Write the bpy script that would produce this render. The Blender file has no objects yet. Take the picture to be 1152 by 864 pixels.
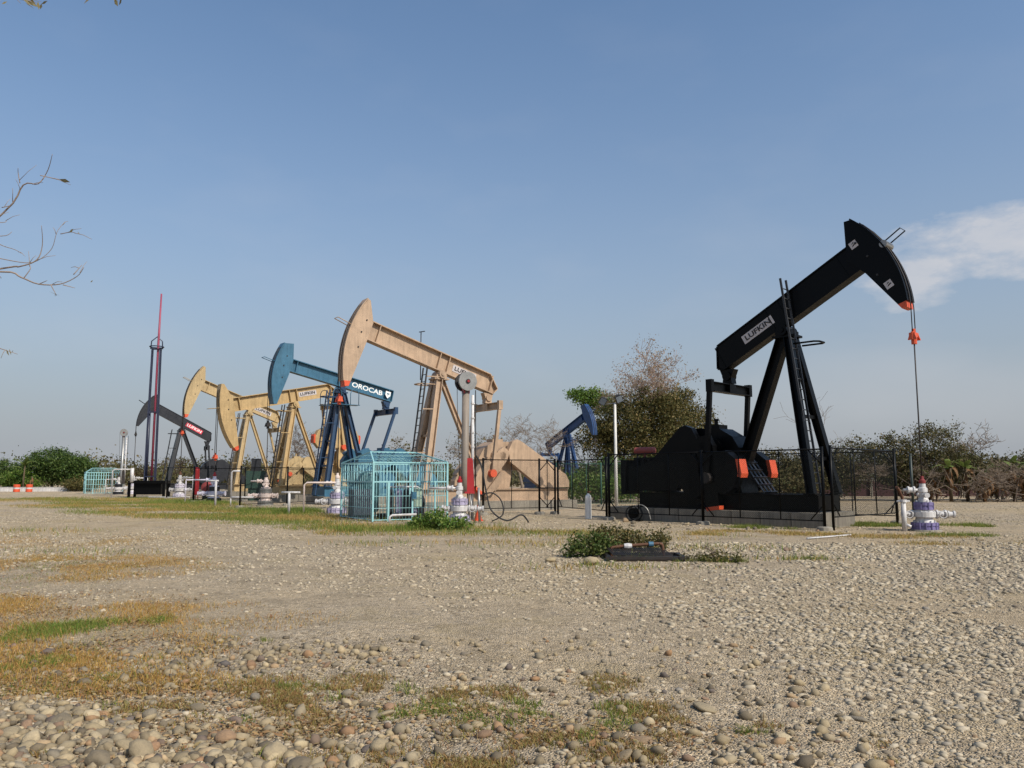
import bpy, math, random
import numpy as np
from mathutils import Vector, Matrix, Euler

S = bpy.context.scene
COL = S.collection
R = math.radians
random.seed(7)
RNG = np.random.default_rng(11)

# ------------------------------------------------------------------ camera
CAM_H, FPX, PITCH = 1.65, 903.0, math.atan(106 / 903.0)
cd = bpy.data.cameras.new('camera')
cam = bpy.data.objects.new('camera', cd)
COL.objects.link(cam)
cam.location = (0, 0, CAM_H)
cam.rotation_euler = (math.pi / 2 + PITCH, 0, 0)
cd.sensor_width = 36.0
cd.lens = FPX / 1152 * 36.0
cd.clip_start = 0.1
cd.clip_end = 6000
S.camera = cam
S.render.resolution_x, S.render.resolution_y = 1024, 768

# ------------------------------------------------------------------ sky + sun
SUN_AZ, SUN_EL = R(133), R(44)
world = bpy.data.worlds.new('World')
S.world = world
world.use_nodes = True
wn, wl = world.node_tree.nodes, world.node_tree.links
wn.clear()
w_out = wn.new('ShaderNodeOutputWorld')
w_bg = wn.new('ShaderNodeBackground')
w_bg.inputs['Strength'].default_value = 0.142
sky = wn.new('ShaderNodeTexSky')
sky.sky_type = 'NISHITA'
sky.sun_disc = False
sky.sun_elevation = SUN_EL
sky.sun_rotation = SUN_AZ
sky.altitude = 300
sky.air_density = 1.1
sky.dust_density = 2.0
sky.ozone_density = 3.4
K_ = 1 / 0.148
HAZE = (0.388 * K_, 0.412 * K_, 0.452 * K_, 1)
CLOUD = (0.66 * K_, 0.66 * K_, 0.69 * K_, 1)
# clouds: soft patches given by azimuth and elevation of the direction looked at
def wmath(op, a, b=None, c=None, clamp=False):
    n = wn.new('ShaderNodeMath')
    n.operation = op
    n.use_clamp = clamp
    for i, v in enumerate((a, b, c)):
        if v is None:
            continue
        if isinstance(v, (int, float)):
            n.inputs[i].default_value = v
        else:
            wl.new(v, n.inputs[i])
    return n.outputs[0]
tc = wn.new('ShaderNodeTexCoord')
sep = wn.new('ShaderNodeSeparateXYZ')
wl.new(tc.outputs['Generated'], sep.inputs[0])
az = wmath('ARCTAN2', sep.outputs[0], sep.outputs[1])
el = wmath('ARCSINE', sep.outputs[2])
comb = wn.new('ShaderNodeCombineXYZ')
wl.new(az, comb.inputs[0])
wl.new(wmath('MULTIPLY', el, 2.2), comb.inputs[1])
nz = wn.new('ShaderNodeTexNoise')
nz.inputs['Scale'].default_value = 16
nz.inputs['Detail'].default_value = 9
nz.inputs['Roughness'].default_value = 0.6
wl.new(comb.outputs[0], nz.inputs['Vector'])
nz2 = wn.new('ShaderNodeTexNoise')
nz2.inputs['Scale'].default_value = 5
nz2.inputs['Detail'].default_value = 5
wl.new(comb.outputs[0], nz2.inputs['Vector'])
def patch(a0, e0, sa, se):
    da = wmath('DIVIDE', wmath('SUBTRACT', az, R(a0)), R(sa))
    de = wmath('DIVIDE', wmath('SUBTRACT', el, R(e0)), R(se))
    return wmath('SUBTRACT', 1.0, wmath('ADD', wmath('MULTIPLY', da, da), wmath('MULTIPLY', de, de)))
p1 = wmath('MAXIMUM', patch(33.5, 14.5, 7.6, 2.5), patch(27.2, 12.9, 3.4, 2.2))
m1 = wmath('ADD', p1, wmath('MULTIPLY', wmath('SUBTRACT', nz.outputs[0], 0.5), 2.6))
m1 = wmath('MULTIPLY', m1, 1.15, clamp=True)
m1 = wmath('MULTIPLY', wmath('MULTIPLY', m1, wmath('ADD', 0.45, nz.outputs[0])), 0.72, clamp=True)
p2 = wmath('MAXIMUM', patch(26, 5.2, 16, 3.6), patch(80, 5.2, 40, 3.6))
m2 = wmath('ADD', p2, wmath('MULTIPLY', wmath('SUBTRACT', nz2.outputs[0], 0.5), 1.6))
m2 = wmath('MULTIPLY', m2, 0.22, clamp=True)
wisp = wmath('MULTIPLY', wmath('MULTIPLY', wmath('SUBTRACT', nz2.outputs[0], 0.5), 0.55, clamp=True), wmath('SUBTRACT', 1.0, wmath('MULTIPLY', el, 1.4), clamp=True))
mask = wmath('MAXIMUM', wmath('MAXIMUM', m1, m2), wisp)
# dusty air that pales the whole sky towards the horizon
hz_f = wmath('EXPONENT', wmath('MULTIPLY', wmath('POWER', wmath('DIVIDE', wmath('MAXIMUM', el, 0.0), R(16.5)), 1.5), -1.0))
hz_f = wmath('MULTIPLY', hz_f, 0.97)
def wmix(fac, a, col):
    n = wn.new('ShaderNodeMix')
    n.data_type = 'RGBA'
    wl.new(fac, n.inputs[0])
    wl.new(a, n.inputs[6])
    n.inputs[7].default_value = col
    return n.outputs[2]
tn = wn.new('ShaderNodeMix')
tn.data_type = 'RGBA'
tn.blend_type = 'MULTIPLY'
tn.inputs[0].default_value = 1.0
wl.new(sky.outputs[0], tn.inputs[6])
tn.inputs[7].default_value = (0.93, 1.03, 1.05, 1)
c_ = wmix(hz_f, tn.outputs[2], HAZE)
c_ = wmix(mask, c_, CLOUD)
wl.new(c_, w_bg.inputs['Color'])
wl.new(w_bg.outputs[0], w_out.inputs['Surface'])

sd = bpy.data.lights.new('sun', 'SUN')
sd.energy = 4.5
sd.angle = R(0.53)
sd.color = (1.0, 0.94, 0.84)
sun = bpy.data.objects.new('sun', sd)
COL.objects.link(sun)
SUNV = Vector((math.sin(SUN_AZ) * math.cos(SUN_EL), math.cos(SUN_AZ) * math.cos(SUN_EL), math.sin(SUN_EL)))
sun.rotation_euler = SUNV.to_track_quat('Z', 'Y').to_euler()
sun.location = SUNV * 60

S.render.engine = 'CYCLES'
S.view_settings.view_transform = 'Standard'
S.view_settings.look = 'None'
S.view_settings.gamma = 1
S.view_settings.use_curve_mapping = False
S.view_settings.exposure = 0.0

# ------------------------------------------------------------------ helpers
def lin(r, g, b):
    f = lambda c: c / 255 / 12.92 if c / 255 <= 0.04045 else ((c / 255 + 0.055) / 1.055) ** 2.4
    return (f(r), f(g), f(b), 1.0)

def ground_at(px, py):
    """point of the flat ground seen at a place in the photograph"""
    a, b = (px - 576) / FPX, (432 - py) / FPX
    d = Vector((a, math.cos(PITCH) - b * math.sin(PITCH), math.sin(PITCH) + b * math.cos(PITCH)))
    t = -CAM_H / d.z
    return Vector((d.x * t, d.y * t, 0))

def depth_at(px, py, Y):
    a, b = (px - 576) / FPX, (432 - py) / FPX
    d = Vector((a, math.cos(PITCH) - b * math.sin(PITCH), math.sin(PITCH) + b * math.cos(PITCH)))
    t = Y / d.y
    return Vector((d.x * t, Y, CAM_H + d.z * t))

class MB:
    """collects simple shapes and links them as ONE mesh object"""
    def __init__(s):
        s.v, s.f, s.sm = [], [], []
    def add(s, vs, fs, smooth=False):
        o = len(s.v)
        s.v += [tuple(v) for v in vs]
        s.f += [tuple(i + o for i in f) for f in fs]
        s.sm += [smooth] * len(fs)
        return s
    def box(s, x0, x1, y0, y1, z0, z1):
        vs = [(x, y, z) for z in (z0, z1) for y in (y0, y1) for x in (x0, x1)]
        return s.add(vs, [(0, 2, 3, 1), (4, 5, 7, 6), (0, 1, 5, 4), (2, 6, 7, 3), (0, 4, 6, 2), (1, 3, 7, 5)])
    def bar(s, a, b, w, h, up=(0, 0, 1)):
        a, b = Vector(a), Vector(b)
        d = (b - a).normalized()
        up = Vector(up)
        if abs(d.dot(up)) > 0.99:
            up = Vector((1, 0, 0))
        x = d.cross(up).normalized()
        y = x.cross(d)
        vs = [p + x * i * w / 2 + y * j * h / 2 for p in (a, b) for i, j in ((-1, -1), (1, -1), (1, 1), (-1, 1))]
        return s.add(vs, [(3, 2, 1, 0), (4, 5, 6, 7), (0, 1, 5, 4), (1, 2, 6, 5), (2, 3, 7, 6), (3, 0, 4, 7)])
    def ibeam(s, a, b, w, h, up=(0, 0, 1), tf=0.035, tw=0.03):
        """rolled section: h across the web (along up), w the flange width"""
        a, b = Vector(a), Vector(b)
        d = (b - a).normalized()
        x = d.cross(Vector(up)).normalized()
        y = x.cross(d)
        s.bar(a, b, tw, h - 2 * tf, y)
        for k in (-1, 1):
            o = y * k * (h - tf) / 2
            s.bar(a + o, b + o, w, tf, y)
        return s
    def tube(s, pts, r, n=8, caps=True, smooth=True):
        pts = [Vector(p) for p in pts]
        rs = r if isinstance(r, (list, tuple)) else [r] * len(pts)
        o = len(s.v)
        ref = None
        for i, p in enumerate(pts):
            d = (pts[min(i + 1, len(pts) - 1)] - pts[max(i - 1, 0)])
            d = d.normalized() if d.length > 1e-9 else Vector((0, 0, 1))
            if ref is None:
                ref = Vector((0, 0, 1)) if abs(d.z) < 0.9 else Vector((1, 0, 0))
            x = d.cross(ref).normalized()
            y = x.cross(d).normalized()
            ref = y
            for k in range(n):
                t = 2 * math.pi * k / n
                s.v.append(tuple(p + (x * math.cos(t) + y * math.sin(t)) * rs[i]))
        for i in range(len(pts) - 1):
            for k in range(n):
                a, b = o + i * n + k, o + i * n + (k + 1) % n
                s.f.append((a, b, b + n, a + n))
                s.sm.append(smooth)
        if caps:
            s.f.append(tuple(o + k for k in reversed(range(n))))
            s.f.append(tuple(o + (len(pts) - 1) * n + k for k in range(n)))
            s.sm += [False, False]
        return s
    def lathe(s, prof, c=(0, 0, 0), axis='Z', n=20):
        """prof: (radius, height) pairs; sharp steps stay sharp"""
        o = len(s.v)
        c = Vector(c)
        for r, h in prof:
            for k in range(n):
                t = 2 * math.pi * k / n
                p = (r * math.cos(t), r * math.sin(t), h)
                if axis == 'Y':
                    p = (p[0], p[2], p[1])
                elif axis == 'X':
                    p = (p[2], p[0], p[1])
                s.v.append(tuple(c + Vector(p)))
        for i in range(len(prof) - 1):
            for k in range(n):
                a, b = o + i * n + k, o + i * n + (k + 1) % n
                s.f.append((a, b, b + n, a + n))
                s.sm.append(False)
        s.f.append(tuple(o + k for k in range(n)))
        s.f.append(tuple(o + (len(prof) - 1) * n + k for k in range(n)))
        s.sm += [False, False]
        return s
    def prism(s, poly, y0, y1, M=None):
        """polygon in the x-z plane pushed from y0 to y1"""
        n = len(poly)
        vs = [Vector((x, y, z)) for y in (y0, y1) for x, z in poly]
        if M is not None:
            vs = [M @ v for v in vs]
        fs = [tuple(range(n)), tuple(range(2 * n - 1, n - 1, -1))]
        fs += [(i, i + n, (i + 1) % n + n, (i + 1) % n) for i in range(n)]
        return s.add(vs, fs)
    def ring(s, c, r, t, axis='Z', n=20, m=5):
        c = Vector(c)
        pts = []
        for k in range(n + 1):
            a = 2 * math.pi * k / n
            q = (math.cos(a) * r, math.sin(a) * r)
            pts.append(c + (Vector((q[0], q[1], 0)) if axis == 'Z' else Vector((q[0], 0, q[1])) if axis == 'Y' else Vector((0, q[0], q[1]))))
        return s.tube(pts, t, m, caps=False)
    def mesh(s, name, mat):
        me = bpy.data.meshes.new(name)
        me.from_pydata(s.v, [], s.f)
        me.polygons.foreach_set('use_smooth', s.sm)
        if mat:
            me.materials.append(mat)
        # consistent outward normals
        import bmesh
        bm = bmesh.new()
        bm.from_mesh(me)
        bmesh.ops.recalc_face_normals(bm, faces=bm.faces)
        bm.to_mesh(me)
        bm.free()
        return me
    def build(s, name, mat, parent=None):
        return put(name, s.mesh(name, mat), parent)

def put(name, me, parent=None, M=None):
    o = bpy.data.objects.new(name, me)
    COL.objects.link(o)
    if parent is not None:
        o.parent = parent
    if M is not None:
        o.matrix_local = M
    return o

def tag(o, label=None, cat=None, group=None, kind=None):
    if label:
        o['label'] = label
    if cat:
        o['category'] = cat
    if group:
        o['group'] = group
    if kind:
        o['kind'] = kind
    return o

def thing(name, label, cat, loc=(0, 0, 0), rz=0, group=None):
    o = bpy.data.objects.new(name, None)
    COL.objects.link(o)
    o.location = loc
    o.rotation_euler = (0, 0, rz)
    o.empty_display_size = 0.3
    return tag(o, label, cat, group)

def soup(name, V, F, mat, parent=None, smooth=False):
    """large mesh from numpy: V (n,3), F (m,k)"""
    me = bpy.data.meshes.new(name)
    k = F.shape[1]
    me.vertices.add(len(V))
    me.vertices.foreach_set('co', np.ascontiguousarray(V, dtype=np.float32).ravel())
    me.loops.add(F.size)
    me.loops.foreach_set('vertex_index', np.ascontiguousarray(F, dtype=np.int32).ravel())
    me.polygons.add(len(F))
    me.polygons.foreach_set('loop_start', np.arange(0, F.size, k, dtype=np.int32))
    me.polygons.foreach_set('loop_total', np.full(len(F), k, dtype=np.int32))
    me.polygons.foreach_set('use_smooth', np.full(len(F), smooth))
    me.update(calc_edges=True)
    me.validate()
    me.materials.append(mat)
    return put(name, me, parent)

# ------------------------------------------------------------------ materials
MATS = {}
def nodes(name):
    m = bpy.data.materials.new(name)
    m.use_nodes = True
    nt = m.node_tree
    b = nt.nodes['Principled BSDF']
    return m, nt, b

def nnode(nt, t, **kw):
    n = nt.nodes.new(t)
    for k, v in kw.items():
        setattr(n, k, v)
    return n

def ramp(nt, fac, stops):
    n = nt.nodes.new('ShaderNodeValToRGB')
    e = n.color_ramp.elements
    while len(e) < len(stops):
        e.new(0.5)
    for i, (p, c) in enumerate(stops):
        e[i].position = p
        e[i].color = c
    nt.links.new(fac, n.inputs[0])
    return n.outputs[0]

def noise(nt, scale, detail=4, rough=0.55, vec=None):
    n = nt.nodes.new('ShaderNodeTexNoise')
    n.inputs['Scale'].default_value = scale
    n.inputs['Detail'].default_value = detail
    n.inputs['Roughness'].default_value = rough
    if vec is not None:
        nt.links.new(vec, n.inputs['Vector'])
    return n.outputs[0]

def mixc(nt, fac, a, b, mode='MIX'):
    n = nt.nodes.new('ShaderNodeMix')
    n.data_type = 'RGBA'
    n.blend_type = mode
    for sock, v in ((0, fac), (6, a), (7, b)):
        if isinstance(v, (int, float, tuple)):
            n.inputs[sock].default_value = v
        else:
            nt.links.new(v, n.inputs[sock])
    return n.outputs[2]

def paint(name, rgb, rough=0.45, dirt=0.25, dirt_rgb=(120, 105, 85), metallic=0.0, scale=2.0, bump=0.0, wear=0.0):
    """painted or bare surface with blotches of dust and wear"""
    if name in MATS:
        return MATS[name]
    m, nt, b = nodes(name)
    t = nnode(nt, 'ShaderNodeTexCoord')
    vec = t.outputs['Object']
    base = lin(*rgb)
    n1 = noise(nt, scale, 6, 0.65, vec)
    n2 = noise(nt, scale * 9, 4, 0.6, vec)
    dark = tuple(c * 0.82 for c in base[:3]) + (1,)
    lite = tuple(min(1, c * 1.1) for c in base[:3]) + (1,)
    c = ramp(nt, n1, [(0.3, dark), (0.7, lite)])
    fac = ramp(nt, n2, [(0.52, (0, 0, 0, 1)), (0.78, (dirt, dirt, dirt, 1))])
    c = mixc(nt, fac, c, lin(*dirt_rgb))
    if wear:
        # streaks that run down, sun-bleached areas and rust spots
        mp = nnode(nt, 'ShaderNodeMapping')
        mp.inputs['Scale'].default_value = (5.0, 5.0, 0.45)
        nt.links.new(vec, mp.inputs['Vector'])
        st_ = noise(nt, 1.6, 5, 0.7, mp.outputs[0])
        c = mixc(nt, 1.0, c, ramp(nt, st_, [(0.34, (1 - wear,) * 3 + (1,)), (0.56, (1, 1, 1, 1))]), 'MULTIPLY')
        bl = noise(nt, 0.7, 4, 0.6, vec)
        c = mixc(nt, 1.0, c, ramp(nt, bl, [(0.35, (1 - wear * .5, 1 - wear * .5, 1 - wear * .45, 1)), (0.65, (1.06, 1.06, 1.07, 1))]), 'MULTIPLY')
        rs_ = noise(nt, 3.1, 7, 0.75, vec)
        c = mixc(nt, ramp(nt, rs_, [(0.66, (0, 0, 0, 1)), (0.72, (wear * 2,) * 3 + (1,))]), c, lin(104, 66, 44))
    nt.links.new(c, b.inputs['Base Color'])
    rr = ramp(nt, n1, [(0.25, (rough * 0.8,) * 3 + (1,)), (0.75, (min(1, rough * 1.3),) * 3 + (1,))])
    nt.links.new(rr, b.inputs['Roughness'])
    b.inputs['Metallic'].default_value = metallic
    if bump:
        bp = nnode(nt, 'ShaderNodeBump')
        bp.inputs['Strength'].default_value = bump
        bp.inputs['Distance'].default_value = 0.02
        nt.links.new(n2, bp.inputs['Height'])
        nt.links.new(bp.outputs[0], b.inputs['Normal'])
    MATS[name] = m
    return m

def island(name, stops, rough=0.8, trans=0.0, spec=0.3):
    """each little piece gets its own tint from the ramp"""
    if name in MATS:
        return MATS[name]
    m, nt, b = nodes(name)
    g = nnode(nt, 'ShaderNodeNewGeometry')
    c = ramp(nt, g.outputs['Random Per Island'], [(p, lin(*q)) for p, q in stops])
    nt.links.new(c, b.inputs['Base Color'])
    b.inputs['Roughness'].default_value = rough
    b.inputs['Specular IOR Level'].default_value = spec
    if trans:
        tr = nnode(nt, 'ShaderNodeBsdfTranslucent')
        nt.links.new(c, tr.inputs['Color'])
        mx_ = nnode(nt, 'ShaderNodeMixShader')
        mx_.inputs[0].default_value = trans
        out = nt.nodes['Material Output']
        nt.links.new(b.outputs[0], mx_.inputs[1])
        nt.links.new(tr.outputs[0], mx_.inputs[2])
        nt.links.new(mx_.outputs[0], out.inputs['Surface'])
    MATS[name] = m
    return m

BLACK = paint('black_paint', (7, 7, 8), 0.36, 0.05, (50, 45, 40))
BLACK.node_tree.nodes['Principled BSDF'].inputs['Specular IOR Level'].default_value = 0.12
BLACK2 = paint('worn_black_paint', (34, 35, 40), 0.4, 0.12, (80, 75, 70))
TAN = paint('pink_tan_paint', (179, 151, 123), 0.5, 0.10, (140, 105, 80), wear=0.24)
TAN2 = paint('yellow_tan_paint', (184, 155, 108), 0.5, 0.10, (140, 110, 75), wear=0.24)
TAN3 = paint('pale_yellow_tan_paint', (180, 155, 112), 0.5, 0.10, (140, 110, 75), wear=0.24)
BLUE = paint('teal_blue_paint', (56, 102, 126), 0.42, 0.1, (90, 110, 120), wear=0.24)
DEEPBLUE = paint('deep_blue_paint', (32, 60, 90), 0.42, 0.1, (80, 90, 100), wear=0.2)
LADDER = paint('grey_ladder_paint', (40, 42, 46), 0.5, 0.2)
NAVY = paint('navy_blue_paint', (34, 66, 110), 0.4, 0.1, (70, 80, 90), wear=0.2)
ORANGE = paint('orange_paint', (208, 82, 46), 0.5, 0.2, (130, 80, 60))
RED = paint('red_paint', (150, 24, 30), 0.42, 0.2, (90, 40, 36))
PINKRED = paint('faded_red_paint', (150, 62, 84), 0.5, 0.2)
WHITE = paint('white_paint', (206, 202, 198), 0.5, 0.35, (140, 120, 100), scale=5, wear=0.3)
PURPLE = paint('purple_paint', (116, 106, 150), 0.5, 0.4, (150, 135, 125), scale=5, wear=0.3)
LILAC = paint('pale_lilac_paint', (172, 163, 186), 0.5, 0.4, (140, 125, 115), scale=5, wear=0.3)
CYAN = paint('turquoise_paint', (146, 192, 194), 0.45, 0.25, (120, 140, 130))
STEEL = paint('galvanised_steel', (150, 148, 144), 0.4, 0.3, (110, 100, 90), 0.6)
DARKSTEEL = paint('dark_steel', (52, 48, 46), 0.5, 0.35, (100, 70, 50), 0.4)
GREENPOST = paint('dark_green_post_paint', (34, 46, 42), 0.5, 0.25, (80, 80, 70))
WIRE = paint('fence_wire', (18, 23, 20), 0.6, 0.1, (90, 90, 80), 0.2)
RUST = paint('rusty_iron', (96, 66, 48), 0.8, 0.5, (140, 80, 45), 0.2, 4, 0.3)
CONCRETE = paint('concrete', (140, 132, 118), 0.9, 0.5, (100, 90, 78), 0, 1.5, 0.4, wear=0.35)
RUBBER = paint('black_rubber', (24, 24, 24), 0.6, 0.3, (90, 80, 70))
BARK = paint('grey_bark', (128, 112, 96), 0.9, 0.5, (80, 66, 54), 0, 6, 0.6)
BARKD = paint('brown_bark', (92, 76, 62), 0.9, 0.5, (60, 48, 40), 0, 5, 0.6)
LETTER = paint('dark_print', (28, 24, 26), 0.5, 0.05)
LETTERW = paint('white_print', (232, 232, 230), 0.5, 0.05)
SIGNW = paint('white_sign', (186, 178, 176), 0.4, 0.1)
SIGNR = paint('red_sign', (206, 60, 76), 0.4, 0.1)
# ================================================================== ground
def wav(x, y, seed, scale, n=7):
    """smooth wandering field about -1..1 from a few crossing waves"""
    g = np.random.default_rng(seed)
    o = 0
    for i in range(n):
        a, ph, f = g.uniform(0, 6.28), g.uniform(0, 6.28), scale * g.uniform(0.5, 1.9)
        o = o + np.sin((x * math.cos(a) + y * math.sin(a)) * f + ph)
    return o / (n ** 0.5) / 1.1

PIT = (1.95, 3.45, 16.3, 17.2)
def relief(x, y):
    near = np.clip((20 - np.hypot(x, y)) / 10, 0, 1)
    return near * (0.018 * wav(x, y, 3, 1.1) + 0.012 * wav(x, y, 4, 3.2))

xs = np.unique(np.concatenate([np.linspace(-1800, -120, 12), np.linspace(-120, -26, 20), np.linspace(-26, 26, 209), np.linspace(26, 120, 20), np.linspace(120, 1800, 12), PIT[:2]]))
ys = np.unique(np.concatenate([np.linspace(-300, -3, 8), np.linspace(-3, 34, 149), np.linspace(34, 140, 24), np.linspace(140, 2500, 14), PIT[2:]]))
GX, GY = np.meshgrid(xs, ys)
GZ = relief(GX, GY)
inpit = (GX > PIT[0] - .6) & (GX < PIT[1] + .6) & (GY > PIT[2] - .6) & (GY < PIT[3] + .6)
GZ[inpit] = 0
V = np.stack([GX.ravel(), GY.ravel(), GZ.ravel()], 1)
nx = len(xs)
I, J = np.meshgrid(np.arange(nx - 1), np.arange(len(ys) - 1))
a = (J * nx + I).ravel()
F = np.stack([a, a + 1, a + 1 + nx, a + nx], 1)
mx_, my_ = V[F][:, :, 0].mean(1), V[F][:, :, 1].mean(1)
F = F[~((mx_ > PIT[0]) & (mx_ < PIT[1]) & (my_ > PIT[2]) & (my_ < PIT[3]))]

def ground_material():
    m, nt, b = nodes('gravel_ground')
    t = nnode(nt, 'ShaderNodeTexCoord')
    vec = t.outputs['Object']
    def voro(scale, feature='F1'):
        n = nnode(nt, 'ShaderNodeTexVoronoi', feature=feature)
        n.inputs['Scale'].default_value = scale
        wv = nnode(nt, 'ShaderNodeVectorMath', operation='ADD')
        nz_ = nnode(nt, 'ShaderNodeTexNoise')
        nz_.inputs['Scale'].default_value = scale * 0.7
        nt.links.new(vec, nz_.inputs['Vector'])
        sc = nnode(nt, 'ShaderNodeVectorMath', operation='SCALE')
        sc.inputs['Scale'].default_value = 0.35 / scale
        nt.links.new(nz_.outputs[1], sc.inputs[0])
        nt.links.new(vec, wv.inputs[0])
        nt.links.new(sc.outputs[0], wv.inputs[1])
        nt.links.new(wv.outputs[0], n.inputs['Vector'])
        return n
    v1, v2, v3 = voro(17), voro(42), voro(7.5)
    e1, e2 = voro(17, 'DISTANCE_TO_EDGE'), voro(42, 'DISTANCE_TO_EDGE')
    def cellcol(v, stops):
        s = nnode(nt, 'ShaderNodeSeparateColor')
        nt.links.new(v.outputs['Color'], s.inputs[0])
        return ramp(nt, s.outputs[0], stops)
    stone = [(0.0, lin(122, 107, 87)), (0.3, lin(164, 146, 119)), (0.55, lin(184, 164, 134)), (0.8, lin(204, 184, 154)), (1.0, lin(134, 123, 110))]
    c1 = cellcol(v1, stone)
    c2 = cellcol(v2, stone)
    big = noise(nt, 0.25, 5, 0.6, vec)
    mid = noise(nt, 1.3, 5, 0.6, vec)
    fine = noise(nt, 26, 4, 0.7, vec)
    col = mixc(nt, ramp(nt, mid, [(0.4, (0, 0, 0, 1)), (0.62, (1, 1, 1, 1))]), c2, c1)
    dirt = ramp(nt, fine, [(0.3, lin(154, 135, 106)), (0.7, lin(192, 169, 136))])
    # bare earth shows between the stones and in wheel tracks
    f_e = ramp(nt, e1.outputs['Distance'], [(0.02, (1, 1, 1, 1)), (0.12, (0.1, 0.1, 0.1, 1))])
    col = mixc(nt, f_e, col, dirt)
    col = mixc(nt, ramp(nt, big, [(0.46, (0, 0, 0, 1)), (0.66, (0.85, 0.85, 0.85, 1))]), col, dirt)
    # broad tint changes: greyer and sandier areas
    tint = ramp(nt, noise(nt, 0.11, 3, 0.5, vec), [(0.35, (1.06, 1.10, 1.22, 1)), (0.65, (1.18, 1.18, 1.18, 1))])
    col = mixc(nt, 1.0, col, tint, 'MULTIPLY')
    grain = ramp(nt, noise(nt, 5.5, 6, 0.75, vec), [(0.32, (0.78, 0.77, 0.75, 1)), (0.5, (1, 1, 1, 1)), (0.68, (1.14, 1.12, 1.08, 1))])
    wide = ramp(nt, noise(nt, 1.1, 6, 0.72, vec), [(0.34, (0.76, 0.75, 0.73, 1)), (0.5, (1, 1, 1, 1)), (0.66, (1.12, 1.1, 1.06, 1))])
    col = mixc(nt, 1.0, col, wide, 'MULTIPLY')
    col = mixc(nt, 1.0, col, grain, 'MULTIPLY')
    spots = ramp(nt, noise(nt, 14, 3, 0.6, vec), [(0.30, (0.62, 0.6, 0.57, 1)), (0.40, (1, 1, 1, 1))])
    col = mixc(nt, 1.0, col, spots, 'MULTIPLY')
    # trodden earth tinged by dead grass
    eg = ramp(nt, noise(nt, 0.4, 5, 0.65, vec), [(0.52, (0, 0, 0, 1)), (0.68, (0.55, 0.55, 0.55, 1))])
    col = mixc(nt, eg, col, lin(166, 146, 104))
    nt.links.new(col, b.inputs['Base Color'])
    b.inputs['Roughness'].default_value = 0.92
    b.inputs['Specular IOR Level'].default_value = 0.2
    add = nnode(nt, 'ShaderNodeMath', operation='MULTIPLY_ADD')
    nt.links.new(e2.outputs['Distance'], add.inputs[0])
    add.inputs[1].default_value = 1.2
    nt.links.new(e1.outputs['Distance'], add.inputs[2])
    add2 = nnode(nt, 'ShaderNodeMath', operation='MULTIPLY_ADD')
    nt.links.new(fine, add2.inputs[0])
    add2.inputs[1].default_value = 0.25
    nt.links.new(add.outputs[0], add2.inputs[2])
    bp = nnode(nt, 'ShaderNodeBump')
    bp.inputs['Strength'].default_value = 0.9
    bp.inputs['Distance'].default_value = 0.045
    nt.links.new(add2.outputs[0], bp.inputs['Height'])
    nt.links.new(bp.outputs[0], b.inputs['Normal'])
    return m
ground = tag(soup('ground', V, F, ground_material(), smooth=True), kind='structure')

# ------------------------------------------------------------------ stones
import bmesh
def ico(sub):
    bm = bmesh.new()
    bmesh.ops.create_icosphere(bm, subdivisions=sub, radius=1)
    v = np.array([q.co[:] for q in bm.verts])
    f = np.array([[q.index for q in p.verts] for p in bm.faces])
    bm.free()
    return v, f
ICO0, ICO1 = ico(1), ico(2)

def stones(xy, size, flat, seed, base=ICO0, sink=0.25, zoff=None, tilt=0.35):
    """stacked vertices and faces of many rounded, uneven stones"""
    g = np.random.default_rng(seed)
    n = len(xy)
    bv, bf = base
    k = len(bv)
    sc = np.stack([size * g.uniform(0.75, 1.35, n), size * g.uniform(0.6, 1.0, n), size * flat], 1) / 2
    jit = 1 + g.uniform(-0.16, 0.16, (n, k, 1))
    P = bv[None] * jit * sc[:, None, :]
    ax, ay, az_ = g.normal(0, tilt, n), g.normal(0, tilt, n), g.uniform(0, 6.28, n)
    def rot(P, a, i, j):
        c, s = np.cos(a)[:, None], np.sin(a)[:, None]
        Q = P.copy()
        Q[..., i] = P[..., i] * c - P[..., j] * s
        Q[..., j] = P[..., i] * s + P[..., j] * c
        return Q
    P = rot(rot(rot(P, ax, 1, 2), ay, 0, 2), az_, 0, 1)
    z = relief(xy[:, 0], xy[:, 1]) + sc[:, 2] * (1 - 2 * sink)
    if zoff is not None:
        z = z + zoff
    P = P + np.stack([xy[:, 0], xy[:, 1], z], 1)[:, None, :]
    F = bf[None] + (np.arange(n) * k)[:, None, None]
    return P.reshape(-1, 3), F.reshape(-1, bf.shape[1])

def stone_mat(name, stops):
    m = island(name, stops, 0.85)
    nt = m.node_tree
    b = nt.nodes['Principled BSDF']
    c = b.inputs['Base Color'].links[0].from_socket
    t = nnode(nt, 'ShaderNodeTexCoord')
    n1 = noise(nt, 22, 5, 0.65, t.outputs['Object'])
    c2 = mixc(nt, 1.0, c, ramp(nt, n1, [(0.3, (0.72, 0.72, 0.72, 1)), (0.7, (1.12, 1.1, 1.06, 1))]), 'MULTIPLY')
    nt.links.new(c2, b.inputs['Base Color'])
    bp = nnode(nt, 'ShaderNodeBump')
    bp.inputs['Strength'].default_value = 0.35
    bp.inputs['Distance'].default_value = 0.006
    nt.links.new(noise(nt, 60, 4, 0.7, t.outputs['Object']), bp.inputs['Height'])
    nt.links.new(bp.outputs[0], b.inputs['Normal'])
    return m
COBBLE = stone_mat('river_cobble', [(0, (94, 84, 70)), (0.25, (138, 123, 98)), (0.45, (158, 141, 111)), (0.62, (118, 109, 95)), (0.8, (176, 158, 126)), (0.92, (148, 115, 84)), (1, (92, 87, 84))])
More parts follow.
